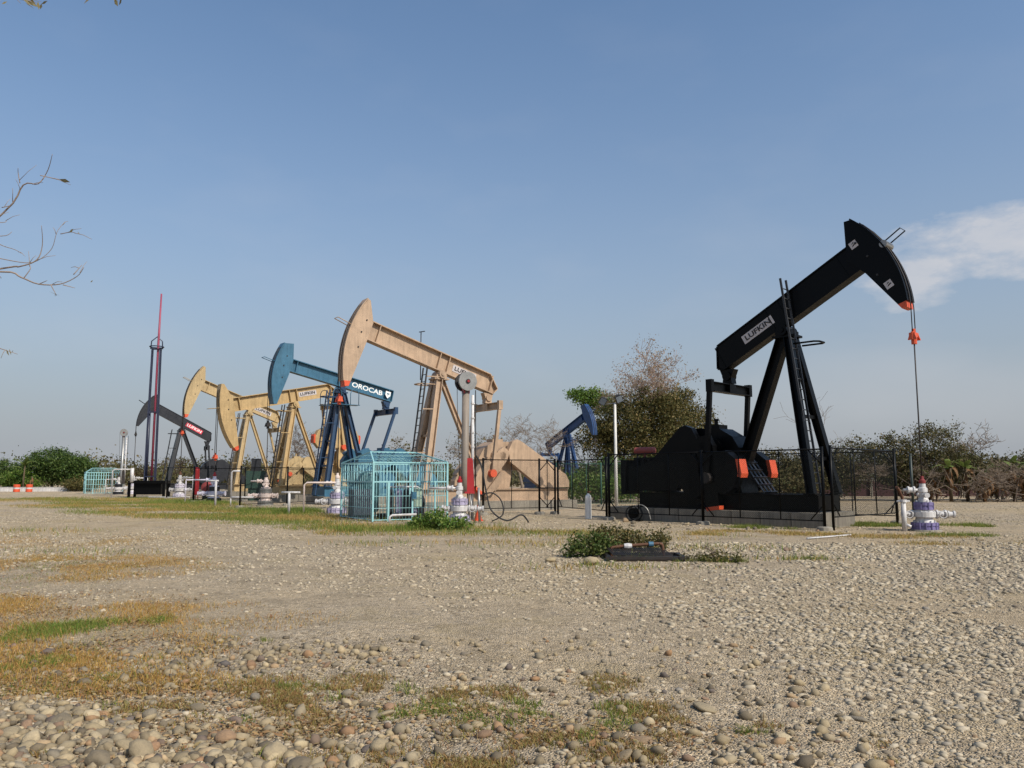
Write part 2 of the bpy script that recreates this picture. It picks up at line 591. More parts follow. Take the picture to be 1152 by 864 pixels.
PEBBLE = stone_mat('gravel_pebble', [(0, (126, 114, 98)), (0.3, (158, 145, 123)), (0.6, (172, 158, 135)), (0.85, (186, 172, 149)), (1, (132, 124, 114))])

def obj_mat_random(name, stops):
    """same cobble look, tinted by the object it sits on"""
    m, nt, b = nodes(name)
    oi = nnode(nt, 'ShaderNodeObjectInfo')
    c = ramp(nt, oi.outputs['Random'], [(p, lin(*q)) for p, q in stops])
    t = nnode(nt, 'ShaderNodeTexCoord')
    n1 = noise(nt, 1.8, 6, 0.65, t.outputs['Object'])
    c = mixc(nt, 1.0, c, ramp(nt, n1, [(0.3, (0.74, 0.74, 0.75, 1)), (0.7, (1.12, 1.1, 1.06, 1))]), 'MULTIPLY')
    sp = noise(nt, 9, 3, 0.6, t.outputs['Object'])
    c = mixc(nt, ramp(nt, sp, [(0.62, (0, 0, 0, 1)), (0.72, (0.4, 0.4, 0.4, 1))]), c, lin(96, 84, 66))
    nt.links.new(c, b.inputs['Base Color'])
    b.inputs['Roughness'].default_value = 0.85
    bp = nnode(nt, 'ShaderNodeBump')
    bp.inputs['Strength'].default_value = 0.3
    bp.inputs['Distance'].default_value = 0.06
    nt.links.new(noise(nt, 5, 5, 0.7, t.outputs['Object']), bp.inputs['Height'])
    nt.links.new(bp.outputs[0], b.inputs['Normal'])
    return m
COBBLE_O = obj_mat_random('large_cobble', [(0, (96, 86, 72)), (0.2, (142, 127, 101)), (0.4, (158, 141, 110)), (0.55, (120, 111, 97)), (0.7, (178, 160, 128)), (0.85, (132, 117, 92)), (0.93, (150, 117, 88)), (1, (100, 96, 92))])

# big cobbles in the near left corner and scattered ones, each an object of its own
cob_meshes = []
for q in range(8):
    g = np.random.default_rng(50 + q)
    v, f = ICO1
    d = 1 + 0.14 * np.sin(v @ g.normal(0, 1.8, 3) + g.uniform(0, 6)) + 0.10 * np.sin(v @ g.normal(0, 2.6, 3) + g.uniform(0, 6))
    w_ = v * d[:, None]
    for _ in range(5):
        nn = g.normal(0, 1, 3)
        nn /= np.linalg.norm(nn)
        w_ = w_ - np.maximum(0, w_ @ nn - g.uniform(.55, .85))[:, None] * nn
    cm = bpy.data.meshes.new('stone')
    cm.from_pydata(w_.tolist(), [], f.tolist())
    cm.polygons.foreach_set('use_smooth', [True] * len(f))
    cm.materials.append(COBBLE_O)
    cob_meshes.append(cm)
placed = []
def place_stone(x, y, s, flat, sink=0.2):
    z = float(relief(np.array([x]), np.array([y]))[0])
    o = put('stone', cob_meshes[random.randrange(8)], ground)
    o.location = (x, y, z + s * flat / 2 * (1 - 2 * sink))
    o.rotation_euler = (random.gauss(0, .22), random.gauss(0, .22), random.uniform(0, 6.28))
    o.scale = (s / 2 * random.uniform(.85, 1.3), s / 2 * random.uniform(.7, 1.0), s / 2 * flat)
    placed.append((x, y, s))
def try_place(x, y, s, gap=0.80):
    for a, b, c in placed:
        if (a - x) ** 2 + (b - y) ** 2 < ((c + s) / 2 * gap) ** 2:
            return False
    place_stone(x, y, s, random.uniform(.42, .7), random.uniform(.2, .42))
    return True
random.seed(21)
# the largest named by eye
for px, py, s in ((68, 812, .2), (45, 812, .13), (108, 818, .12), (130, 812, .1), (170, 808, .15), (160, 850, .17), (110, 858, .2), (28, 848, .12), (60, 852, .1), (265, 808, .13), (280, 800, .1), (430, 803, .17), (795, 800, .2), (725, 838, .15), (968, 808, .14), (880, 832, .13), (700, 858, .16), (640, 820, .11), (240, 850, .14), (300, 860, .12), (205, 836, .12), (88, 838, .09), (190, 775, .12), (140, 735, .12), (250, 745, .12)):
    g_ = ground_at(px, py)
    if px < 420:
        try_place(g_.x, g_.y, s, .6)
    else:
        place_stone(g_.x, g_.y, s, .32, .38)
tries = 0
while len(placed) < 225 and tries < 9000:
    tries += 1
    px, py = random.uniform(-60, 440), random.uniform(784, 905)
    if py < 784 + max(0, px) * .17 and random.random() < .9:
        continue
    g_ = ground_at(px, py)
    try_place(g_.x, g_.y, min(.19, max(.045, random.lognormvariate(-2.62, .42))), .72)
while len(placed) < 260:
    px, py = random.uniform(150, 1150), random.uniform(700, 862)
    g_ = ground_at(px, py)
    s_ = random.uniform(.035, .08)
    place_stone(g_.x, g_.y, s_, random.uniform(.3, .5), random.uniform(.3, .45))

# cobbles between them and the bed of smaller stones: too many to pick apart
def scatter(n, xr, yr, dens, seed):
    g = np.random.default_rng(seed)
    out = []
    tot = 0
    while tot < n:
        p = np.stack([g.uniform(*xr, n), g.uniform(*yr, n)], 1)
        w = dens(p[:, 0], p[:, 1])
        p = p[g.uniform(0, 1, n) < w]
        out.append(p)
        tot += len(p)
    return np.concatenate(out)[:n]
def cobble_zone(x, y):
    """1 inside the cobble apron in the near left, fading out"""
    d = 6.25 - 0.44 * (x + 4.0) - y + 0.18 * wav(x, y, 15, 2.5)
    q_ = ((x + 2.35) / 1.5) ** 2 + ((y - 7.1) / 1.15) ** 2
    mid_ = .38 * np.clip(1.3 - q_, 0, 1) * np.clip(.6 + .8 * wav(x, y, 16, 2.2), 0, 1)
    return np.clip(d / 0.5 + 0.3, 0, 1) + mid_ + 0.22 * np.clip((6.0 - y) / .6, 0, 1) * np.clip((2.4 - x) / 1.5, 0, 1)
def in_view(x, y, pad=1.3):
    return (np.abs(x) < 0.68 * y + pad)
pc = scatter(11000, (-6.5, 2.6), (3.4, 8.6), lambda x, y: np.clip(0.05 + cobble_zone(x, y), 0, 1) * in_view(x, y) * (0.6 + 0.4 * wav(x, y, 9, 2)), 5)
g = np.random.default_rng(6)
v1, f1 = stones(pc, np.clip(g.lognormal(-3.1, 0.5, len(pc)), .012, .12), g.uniform(.4, .75, len(pc)), 7, sink=0.3)
tag(soup('cobble_bed', v1, f1, COBBLE, ground, smooth=True), kind='stuff')

def gravel_dens(x, y):
    base = 0.42 + 0.6 * wav(x, y, 12, 0.7) + 0.35 * wav(x, y, 18, 2.4)
    right = np.clip((x + 0.3) / 3.0, 0, 1) * 0.38
    # worn wheel track that sweeps from the left centre to the right foreground
    tp = [ground_at(*q) for q in ((60, 640), (250, 662), (420, 686), (620, 716), (790, 765), (905, 830))]
    dm = np.full(x.shape, 1e9)
    for a, b in zip(tp[:-1], tp[1:]):
        ab = (b.x - a.x, b.y - a.y)
        t = np.clip(((x - a.x) * ab[0] + (y - a.y) * ab[1]) / (ab[0] ** 2 + ab[1] ** 2), 0, 1)
        dm = np.minimum(dm, np.hypot(x - a.x - t * ab[0], y - a.y - t * ab[1]))
    keep = 1 - 0.88 * np.exp(-(dm / (0.12 * y)) ** 2)
    return keep * np.clip((base + right) * np.minimum(1, (7.0 / y) ** 1.5), 0.02, 1) * in_view(x, y, 2.4)
pg = scatter(74000, (-17, 17), (3.4, 21), gravel_dens, 8)
dist = pg[:, 1]
sz = np.clip(g.lognormal(-3.95, 0.62, len(pg)) * (1 + .45 * np.clip(pg[:, 0] / 3, 0, 1)), .008, .10) * (1 + np.clip((dist - 7) / 14, 0, 1) * .7)
v2, f2 = stones(pg, sz, g.uniform(.3, .5, len(pg)), 13, sink=0.42, tilt=.16)
pf = scatter(24000, (-36, 36), (13, 52), lambda x, y: np.clip((y - 12) / 9, 0, 1) * np.minimum(1, (20 / y) ** 1.3) * np.clip(.55 + .6 * wav(x, y, 31, .35), .05, 1) * in_view(x, y, 2), 33)
v3, f3 = stones(pf, np.clip(g.lognormal(-2.95, .4, len(pf)), .025, .13), g.uniform(.35, .55, len(pf)), 34, sink=.38, tilt=.14)
f3 = f3 + len(v2)
tag(soup('gravel', np.concatenate([v2, v3]), np.concatenate([f2, f3]), PEBBLE, ground, smooth=True), kind='stuff')

# ------------------------------------------------------------------ grass
def blades(xy, h, w, seed, lean=0.35):
    """each blade a bent strip of two quads"""
    g = np.random.default_rng(seed)
    n = len(xy)
    a = g.uniform(0, 6.28, n)
    dx, dy = np.cos(a), np.sin(a)
    b = g.uniform(0, 6.28, n)
    ln = h * g.uniform(0.05, lean * 2, n)
    ox, oy = np.cos(b) * ln, np.sin(b) * ln
    z = relief(xy[:, 0], xy[:, 1])
    V = np.zeros((n, 6, 3))
    for i, (f, ww, q) in enumerate(((0, 1, 0), (0.55, .8, .35), (1.0, .15, 1.0))):
        for j, s in enumerate((-1, 1)):
            V[:, i * 2 + j, 0] = xy[:, 0] + ox * q + dx * w * ww * s / 2
            V[:, i * 2 + j, 1] = xy[:, 1] + oy * q + dy * w * ww * s / 2
            V[:, i * 2 + j, 2] = z + h * f * (1 - 0.25 * q * (ln / np.maximum(h, 1e-6)))
    F0 = np.array([[0, 1, 3, 2], [2, 3, 5, 4]])
    F = F0[None] + (np.arange(n) * 6)[:, None, None]
    return V.reshape(-1, 3), F.reshape(-1, 4)
DRY = island('dry_grass', [(0, (150, 124, 68)), (0.3, (178, 150, 90)), (0.55, (156, 138, 74)), (0.72, (128, 126, 62)), (0.88, (160, 112, 66)), (1, (190, 168, 118))], 0.8, 0.25)
MIXG = island('half_green_grass', [(0, (98, 116, 46)), (0.3, (128, 134, 60)), (0.55, (84, 108, 40)), (0.8, (152, 142, 76)), (1, (76, 102, 38))], 0.75, 0.3)
DRYO = island('orange_dry_grass', [(0, (160, 122, 64)), (0.3, (186, 148, 82)), (0.55, (164, 134, 70)), (0.72, (136, 124, 60)), (0.86, (164, 108, 62)), (1, (196, 166, 112))], 0.8, 0.25)
GREEN = island('green_grass', [(0, (80, 104, 38)), (0.4, (106, 126, 48)), (0.7, (126, 136, 60)), (1, (150, 140, 78))], 0.7, 0.3)
RUSSET = island('russet_weeds', [(0, (118, 82, 52)), (0.35, (152, 118, 74)), (0.6, (146, 130, 72)), (0.8, (108, 110, 54)), (1, (172, 144, 100))], 0.85, 0.2)

def ell(cx, cy, rx, ry, rot=0):
    c, s = math.cos(rot), math.sin(rot)
    def f(x, y):
        dx, dy = x - cx, y - cy
        u, v = (dx * c + dy * s) / rx, (-dx * s + dy * c) / ry
        return np.clip(1.25 - (u * u + v * v), 0, 1)
    return f
def patches(specs, n, seed, clump=2.2, thr=0.1):
    """blade roots inside a union of patches, broken up by a wandering field"""
    g = np.random.default_rng(seed)
    out = []
    area = sum(s[2] * s[3] * s[5] for s in specs)
    for i, s in enumerate(specs):
        k = max(20, int(n * s[2] * s[3] * s[5] / area))
        f = ell(*s[:5])
        got = []
        t_ = 0
        while t_ < k:
            q = g.uniform(-1.15, 1.15, (k, 2))
            c_, s_ = math.cos(s[4]), math.sin(s[4])
            x = s[0] + q[:, 0] * s[2] * c_ - q[:, 1] * s[3] * s_
            y = s[1] + q[:, 0] * s[2] * s_ + q[:, 1] * s[3] * c_
            w = f(x, y) * np.clip(wav(x, y, seed + 5, clump) * 0.9 + 0.35 + thr, 0.02, 1)
            m_ = g.uniform(0, 1, k) < w
            got.append(np.stack([x[m_], y[m_]], 1))
            t_ += m_.sum()
        out.append(np.concatenate(got)[:k])
    return np.concatenate(out)
def E_(px, py, rx, ry, rot=0, wt=1.0):
    g_ = ground_at(px, py)
    return (g_.x, g_.y, rx, ry, rot, wt)
def grass(name, label, specs, n, h, w, mat, seed, clump=2.2, thr=.1, lean=.35):
    xy = patches(specs, n, seed, clump, thr)
    g = np.random.default_rng(seed + 1)
    hh = h * g.lognormal(0, .35, len(xy))
    v, f = blades(xy, hh, w * g.uniform(.7, 1.3, len(xy)), seed + 2, lean)
    return tag(soup(name, v, f, mat), label, 'grass', None, 'stuff')
# foreground left, short and half dry, thinning out into the gravel
fore = [E_(20, 690, 2.8, 1.7, 0, .8), E_(70, 730, 1.7, .9, 0, 1.2), E_(50, 765, 1.5, .7, 0, 1.5), E_(10, 640, 3.6, 2.8, 0, .5), E_(170, 697, .5, .4, 0, 1.2), E_(150, 770, 1.1, .4, 0, .9), E_(230, 700, 1.6, .9, 0, .14), E_(60, 610, 3.5, 2.2, 0, .12)]
grass('dry_grass', 'patchy dry yellow grass in the left foreground', fore, 52000, .036, .006, DRYO, 100, 2.4, .12, .6)
grass('olive_grass', 'thin olive grass mixed into the dry left foreground', fore[1:6], 4000, .034, .006, MIXG, 105, 3.6, -.15, .5)
grass('green_grass', 'bright green grass tufts in the left foreground', [E_(60, 708, .55, .4, 0, 1), E_(110, 700, .4, .3, 0, .7), E_(30, 715, .4, .3, 0, .8), E_(178, 697, .22, .25, 0, .8), E_(15, 748, .5, .4, 0, .5)], 4200, .05, .006, GREEN, 110, 4.2, -.05, .5)
random.seed(91)
def ragged(n, x0, x1, y0, y1, r0, r1, keep=None):
    out = []
    while len(out) < n:
        px, py = random.uniform(x0, x1), random.uniform(y0, y1)
        if keep and random.random() > keep(px, py):
            continue
        r_ = random.uniform(r0, r1)
        out.append(E_(px, py, r_ * random.uniform(.8, 1.6), r_ * random.uniform(.7, 1.3), random.uniform(0, 3), random.uniform(.5, 1.5)))
    return out
edge = lambda px, py: max(.05, 1 - abs(py - (772 + px * .055)) / 42)
rw = ragged(26, 140, 420, 755, 820, .08, .26, edge) + ragged(34, 330, 760, 770, 862, .08, .28) + ragged(6, 760, 1000, 810, 860, .05, .12) + ragged(10, 0, 330, 790, 862, .05, .14)
grass('russet_weeds', 'low russet and olive weeds among the foreground cobbles', rw, 24000, .028, .006, RUSSET, 120, 5.0, .1, .8)
grass('olive_weeds', 'olive green weed tufts along the foreground gravel edge', [E_(340, 772, .22, .16, 0, 1.2), E_(300, 722, .07, .07, 0, 1.5), E_(585, 806, .14, .1, 0, 1.4), E_(705, 804, .16, .1, 0, 1.4), E_(850, 825, .12, .08, 0, 2)] + ragged(22, 100, 720, 765, 850, .06, .16, edge), 3000, .036, .006, MIXG, 130, 5.0, .0, .6)
# fallen dry leaves lying on the ground
def litter(specs, n, size, mat, seed):
    xy = patches(specs, n, seed, 3.0, .1)
    g = np.random.default_rng(seed)
    nrm = g.normal(0, .28, (len(xy), 3)) + np.array([0, 0, 1])
    nrm /= np.linalg.norm(nrm, axis=1)[:, None]
    t = g.normal(0, 1, (len(xy), 3))
    t -= nrm * (t * nrm).sum(1)[:, None]
    t /= np.linalg.norm(t, axis=1)[:, None]
    b = np.cross(nrm, t)
    P = np.stack([xy[:, 0], xy[:, 1], relief(xy[:, 0], xy[:, 1]) + g.uniform(.006, .03, len(xy))], 1)
    s_ = (size * g.lognormal(0, .4, len(xy)))[:, None]
    V = np.stack([P - t * s_, P + b * s_ * .45, P + t * s_, P - b * s_ * .45], 1)
    return V.reshape(-1, 3), np.arange(len(xy) * 4).reshape(-1, 4)
LITTER = island('dry_litter', [(0, (118, 84, 56)), (.3, (150, 116, 78)), (.6, (138, 120, 82)), (.85, (176, 148, 106)), (1, (92, 70, 50))], .9, .1)
v, f = litter(fore + [E_(200, 785, 1.2, .35, 0, 1.6), E_(420, 810, 1.3, .7, 0, 1.2), E_(600, 830, 1.3, .5, 0, .8), E_(100, 830, 1.5, .5, 0, .9), E_(300, 840, 1.0, .5, 0, 1.0), E_(700, 830, 1.4, .4, 0, .5)], 24000, .014, LITTER, 180)
tag(soup('leaf_litter', v, f, LITTER), 'fallen russet leaves and straw on the near ground', 'litter', None, 'stuff')
# verge along the wells
verge = [E_(470, 598, 3.0, 1.9, .35, 1.0), E_(560, 600, 3.0, 1.3, 0, .6), E_(410, 593, 2.8, 2.0, .2, 1), E_(340, 586, 4.0, 3.0, -.4, 1), E_(275, 581, 5.0, 4.0, -.6, 1), E_(210, 575, 7.0, 5.0, -.7, .9), E_(150, 568, 8.0, 6.0, -.7, .8), E_(95, 562, 9, 6, -.5, .6), E_(640, 600, 2.4, 1.2, 0, .4), E_(60, 625, 2.5, 1.2, 0, .15), E_(720, 604, 3.0, 1.6, 0, .3), E_(600, 612, 3.0, 1.4, 0, .3), E_(820, 618, 2.2, 1.0, 0, .3), E_(640, 640, 1.6, .7, 0, .4), E_(20, 600, 5, 2, 0, .12), E_(480, 612, 3, 1, 0, .2), E_(890, 630, 1.4, .4, 0, .4), E_(760, 640, 1.2, .3, 0, .3)]
grass('dry_verge_grass', 'yellowish verge grass along the row of wellheads', verge, 46000, .085, .014, DRY, 140, .9, .15, .6)
grass('verge_grass', 'half green verge grass along the row of wellheads', verge, 40000, .1, .014, MIXG, 150, .9, .15, .5)
grass('green_verge_grass', 'lush green grass before the teal pumpjack and cage', [E_(322, 577, 2.4, 1.7, -.5, 2.2), E_(430, 597, 1.5, .7, .3, 1), E_(500, 594, 1.4, .6, .2, 1), E_(215, 566, 5, 2.2, -.8, .5), E_(560, 593, 1, .4, 0, .3)], 17000, .17, .014, GREEN, 160, 1.2, .2)
grass('well_grass', 'green grass patches round the purple wellhead', [E_(975, 591, 1.2, 1.0, -.2, 1.3), E_(1085, 592, 1.0, .7, 0, .8), E_(1075, 603, 1.2, .6, 0, .5), E_(905, 593, 1.0, .4, -.6, .8), E_(850, 594, 1.4, .5, -.6, .8), E_(800, 632, .7, .3, 0, 1), E_(715, 630, .6, .3, 0, .6), E_(905, 630, .5, .2, 0, .6)], 10000, .09, .012, MIXG, 170, 2.0, .2, .5)
grass('pad_grass', 'thin dry grass scattered before the black pumpjack', [E_(870, 600, 2.2, 1.0, -.5, 1), E_(1000, 604, 2.2, .9, -.1, .8), E_(760, 600, 2.0, .8, -.4, .7), E_(1080, 612, 2, .6, 0, .4)], 7000, .06, .012, DRY, 190, 1.6, .0, .7)
# ================================================================== lettering
def text_mesh(txt, height, mat, bold=0.0):
    c = bpy.data.curves.new('lettering', 'FONT')
    c.body = txt
    c.size = height * 1.38
    c.extrude = 0.004
    c.offset = bold
    c.align_x, c.align_y = 'CENTER', 'CENTER'
    o = bpy.data.objects.new('lettering', c)
    COL.objects.link(o)
    dg = bpy.context.evaluated_depsgraph_get()
    me = bpy.data.meshes.new_from_object(o.evaluated_get(dg))
    bpy.data.objects.remove(o)
    bpy.data.curves.remove(c)
    me.name = 'lettering'
    me.materials.clear()
    me.materials.append(mat)
    for v in me.vertices:
        v.co.x *= 1.28
    xs = [v.co.x for v in me.vertices]
    return me, max(xs) - min(xs)

# ================================================================== pumping units
def pumpjack(name, label, X, Y, th, A, C, H, tilt, paint_m, trim=None, kind='L', near=-1, crank=265, us=None,
             rear=2.3, rear_w=0.3, leg_w=0.3, bt=0.88, E=2.5, guard=3.4, s0=0.0, tip=ORANGE, ladder_up=0.4,
             sign=None, rear_pair=False, rodr=0.022, gearbox_paint=None, group='beam pumping units on the well pad',
             rear_mass=True, pinr=1.15, wtips='none', lad=None, ladm=None, foot_y=0.8, wsc=1.0):
    """x runs from the well towards the tail, y sideways, z up; origin on the ground at the well"""
    root = thing(name, label, 'pumpjack', (X, Y, 0), R(th), group)
    trim = trim or paint_m
    gp_ = gearbox_paint or paint_m
    t = R(tilt)
    ct, st = math.cos(t), math.sin(t)
    us = us if us is not None else A + C + 0.1
    def B(l, v):                       # beam frame -> x, z
        return (A - (l * ct - v * st), H + l * st + v * ct)
    # --- base skid: two long rolled beams, cross members, deck
    x0, x1, z0, z1 = A - 1.3, us + guard + 1.0, 0.5, 1.1
    m = MB()
    for s in (-1, 1):
        m.ibeam((x0, s * 0.82, (z0 + z1) / 2), (x1, s * 0.82, (z0 + z1) / 2), 0.24, z1 - z0)
    for k in range(9):
        x = x0 + 0.06 + (x1 - x0 - 0.12) * k / 8
        m.box(x - 0.05, x + 0.05, -0.8, 0.8, z0 + 0.06, z1 - 0.04)
    m.build('base_skid', paint_m, root)
    MB().box(us - 1.5, x1 - 0.1, -0.66, 0.66, z1 + 0.003, z1 + 0.03).build('deck_plate', trim, root)
    # --- Samson post
    feet = [((x0 + 0.15, s * foot_y, z1), (A - 0.14, s * 0.2, H - 0.3)) for s in (-1, 1)]
    for a, b in feet:
        m = MB().ibeam(a, b, leg_w, leg_w, (1, 0, 0))
        m.box(a[0] - leg_w * .75, a[0] + leg_w * .75, a[1] - leg_w * .7, a[1] + leg_w * .7, z1 + 0.002, z1 + 0.05)
        m.build('front_leg', trim, root)
    if rear_pair:
        for s in (-1, 1):
            MB().ibeam((A + rear, s * 0.75, z1), (A + 0.16, s * 0.2, H - 0.3), rear_w, rear_w, (1, 0, 0)).build('rear_leg', trim, root)
    else:
        m = MB().ibeam((A + rear, 0, z1), (A + 0.14, 0, H - 0.32), rear_w, rear_w * 1.05, (1, 0, 0))
        m.box(A + rear - .4, A + rear + .4, -.3, .3, z1 + 0.032, z1 + 0.08)
        m.build('rear_leg', trim, root)
    for f in (0.22, 0.48, 0.72, 0.9):
        a = [Vector(p).lerp(Vector(q), f) for p, q in feet]
        MB().bar(a[0], a[1], 0.09, 0.12).build('brace', trim, root)
    # --- saddle bearing
    m = MB().box(A - 0.42, A + 0.42, -0.34, 0.34, H - 0.34, H - 0.26)
    m.lathe([(0.2, -0.42), (0.2, 0.42)], (A, 0, H - 0.08), 'Y', 16)
    m.box(A - 0.3, A + 0.3, -0.3, 0.3, H - 0.26, H - 0.1)
    for s in (-1, 1):
        m.lathe([(0.09, s * 0.42), (0.09, s * 0.46)], (A, 0, H - 0.08), 'Y', 10)
    m.build('saddle_bearing', trim, root)
    # --- walking beam (web, flanges, stiffeners)
    vb, vt = 0.12, 0.12 + bt
    lf = A - 0.75
    if kind == 'B':
        tail = [(-C - 0.3, vb), (-C - 0.3, vt)]
        topl = -C - 0.3
    else:
        tail = [(-C - 0.24, vb), (-C - 0.42, vb + 0.3), (-C + 0.2, vt)] if kind == 'T' else [(-C - 0.08, vb), (-C - 0.3, vb + 0.14), (-C + 0.12, vt)]
        topl = tail[-1][0]
    web = [B(lf, vb)] + [B(l, v) for l, v in tail] + [B(lf, vt)]
    fw = 0.24
    m = MB().prism(web, -0.035, 0.035)
    fl = 0.05
    m.prism([B(lf, vb - fl), B(tail[0][0], vb - fl), B(tail[0][0], vb), B(lf, vb)], -fw, fw)
    m.prism([B(lf, vt), B(topl, vt), B(topl, vt + fl), B(lf, vt + fl)], -fw, fw)
    ends = tail if kind == 'B' else tail
    for (l0, v0), (l1, v1) in zip(ends[:-1], ends[1:]):
        d = Vector((l1 - l0, v1 - v0)).normalized()
        n_ = (d.y * 0.045, -d.x * 0.045)
        m.prism([B(l0, v0), B(l1, v1), B(l1 - n_[0], v1 - n_[1]), B(l0 - n_[0], v0 - n_[1])], -fw + .003, fw - .003)
    for l in (-C, -0.28, 0.28, A - 1.5):
        m.prism([B(l - 0.02, vb), B(l + 0.02, vb), B(l + 0.02, vt), B(l - 0.02, vt)], -fw + 0.02, fw - 0.02)
    if kind == 'L':       # plated box beam on the black units
        m.prism([B(lf, vb)] + [B(l, v) for l, v in tail[:1]] + [B(tail[1][0] + .06, tail[1][1]), B(topl, vt), B(lf, vt)], -0.2, 0.2)
    beam = m.build('walking_beam', paint_m, root)
    # --- horsehead
    RA = A - 0.05
    if kind == 'L':
        a1, a2 = 24.5, -27.0
        back = [(A * math.cos(R(a2)) - 0.2, -A * math.sin(R(-a2)) + 0.08), (A - 0.98, -0.15), (A - 1.25, 0.62), (A - 0.62, A * math.sin(R(a1)) + 0.06)]
    elif kind == 'T':
        a1, a2 = 22.0, -28.0
        back = [(A * math.cos(R(a2)) - 0.22, -A * math.sin(R(-a2)) + 0.1), (A - 1.02, -0.1), (A - 1.06, 0.95), (A * math.cos(R(a1)) - 0.2, A * math.sin(R(a1)) - 0.04)]
    else:
        a1, a2 = 21.0, -27.5
        back = [(A * math.cos(R(a2)) - 0.22, -A * math.sin(R(-a2)) + 0.06), (A - 1.08, -0.2), (A - 1.16, 0.8), (A - 0.95, A * math.sin(R(a1)) + 0.12)]
    at_ = a2 + (2.9 if tip else 0)
    arc = [(RA * math.cos(R(a)), RA * math.sin(R(a))) for a in np.linspace(at_, a1, 18)]
    # cut between painted tip and head
    lowb = back[0]
    cutf = 0.11 if tip else 0.0
    cut = (lowb[0] + (back[1][0] - lowb[0]) * cutf, lowb[1] + (back[1][1] - lowb[1]) * cutf)
    poly = [cut] + arc + back[::-1][:-1]
    hw = 0.26
    m = MB().prism([B(*q) for q in poly], -hw, hw)
    head = m.build('horsehead', paint_m, root)
    m = MB()
    full = np.linspace(a2 + (2.9 if tip else 0), a1, 20)
    for a, b in zip(full[:-1], full[1:]):
        q = [(RA * math.cos(R(a)), RA * math.sin(R(a))), ((RA + .05) * math.cos(R(a)), (RA + .05) * math.sin(R(a))),
             ((RA + .05) * math.cos(R(b)), (RA + .05) * math.sin(R(b))), (RA * math.cos(R(b)), RA * math.sin(R(b)))]
        m.prism([B(*p) for p in q], -hw - 0.06, hw + 0.06)
    m.build('wire_line_track', paint_m, head)
    if tip:
        arc2 = [(RA * math.cos(R(a)), RA * math.sin(R(a))) for a in np.linspace(a2, at_, 4)]
        MB().prism([B(*q) for q in [lowb] + arc2 + [cut]], -hw - 0.004, hw + 0.004).build('head_tip', tip, head)
    # bolts and hatch on the head side
    for l, v in ((A - 0.7, 0.95), (A - 0.62, 0.3), (A - 0.7, -0.45)):
        x, z = B(l, v)
        MB().lathe([(0.04, near * hw), (0.04, near * (hw + 0.03))], (x, 0, z), 'Y', 8).build('head_bolt', DARKSTEEL, head)
    # hanger bracket sticking out of the track
    def arcp(a, r, y):
        x, z = B(r * math.cos(R(a)), r * math.sin(R(a)))
        return (x, y, z)
    a_ = 5.0
    MB().tube([arcp(a_, RA, 0.22), arcp(a_, RA + 0.75, 0.22), arcp(a_, RA + 0.75, -0.22), arcp(a_, RA, -0.22)], 0.022, 6).build('track_bracket', paint_m, head)
    # --- bridle, carrier bar and polished rod
    zc = 6.25 - 4.3 * (R(28.7) - t)
    zc = min(zc, B(A * math.cos(R(a2)), A * math.sin(R(a2)))[1] - 0.35)
    for s in (-1, 1):
        # the line lies on the track down to the point where it leaves it, then hangs plumb
        pts = []
        low = max(a2, -tilt)
        for a in np.linspace(a1 - 4, low, 8):
            x, z = B((RA + .07) * math.cos(R(a)), (RA + .07) * math.sin(R(a)))
            pts.append((x, s * 0.13, z))
        pts.append((-0.02, s * 0.13, zc))
        MB().tube(pts, max(rodr * .8, 0.016), 5).build('bridle_cable', DARKSTEEL, root)
    m = MB().box(-0.1, 0.08, -0.18, 0.18, zc - 0.07, zc + 0.07)
    m.lathe([(0.09, -0.24), (0.09, -0.08), (0.06, -0.06), (0.06, 0.26)], (-0.01, 0, zc - 0.05), 'Z', 10)
    for q in (-1, 1):
        m.lathe([(0.05, -0.14), (0.05, 0.1)], (-0.02, q * 0.15, zc), 'Z', 8)
        m.prism([(-0.16, zc - .16), (.12, zc - .16), (.06, zc + .02), (-.1, zc + .02)], q * .16 - .03, q * .16 + .03)
    m.build('carrier_bar', tip or DARKSTEEL, root)
    MB().tube([(-0.01, 0, zc), (0, 0, 1.55)], rodr, 6).build('polished_rod', DARKSTEEL, root)
    # --- tail bearing and equalizer
    bx, bz = B(-C, 0.08)
    ez = bz - 0.78
    m = MB().lathe([(0.17, -0.24), (0.17, 0.24)], (bx, 0, bz - 0.3), 'Y', 14)
    m.prism([(bx - 0.3, bz - 0.04), (bx + 0.3, bz - 0.04), (bx + 0.17, bz - 0.36), (bx + 0.2, ez + 0.2), (bx - 0.2, ez + 0.2), (bx - 0.17, bz - 0.36)], -0.17, 0.17)
    m.build('tail_bearing', trim, root)
    m = MB().ibeam((bx, -E / 2 + 0.05, ez), (bx, E / 2 - 0.05, ez), 0.28, 0.36)
    m.prism([(bx - .15, ez + .183), (bx + .15, ez + .183), (bx + .15, ez - .183), (bx - .15, ez - .183)], -0.22, 0.22)
    m.build('equalizer', trim, root)
    ca = R(crank)
    cx, cz = math.cos(ca), math.sin(ca)
    zs = 2.8
    px_, pz_ = us + pinr * cx, zs + pinr * cz
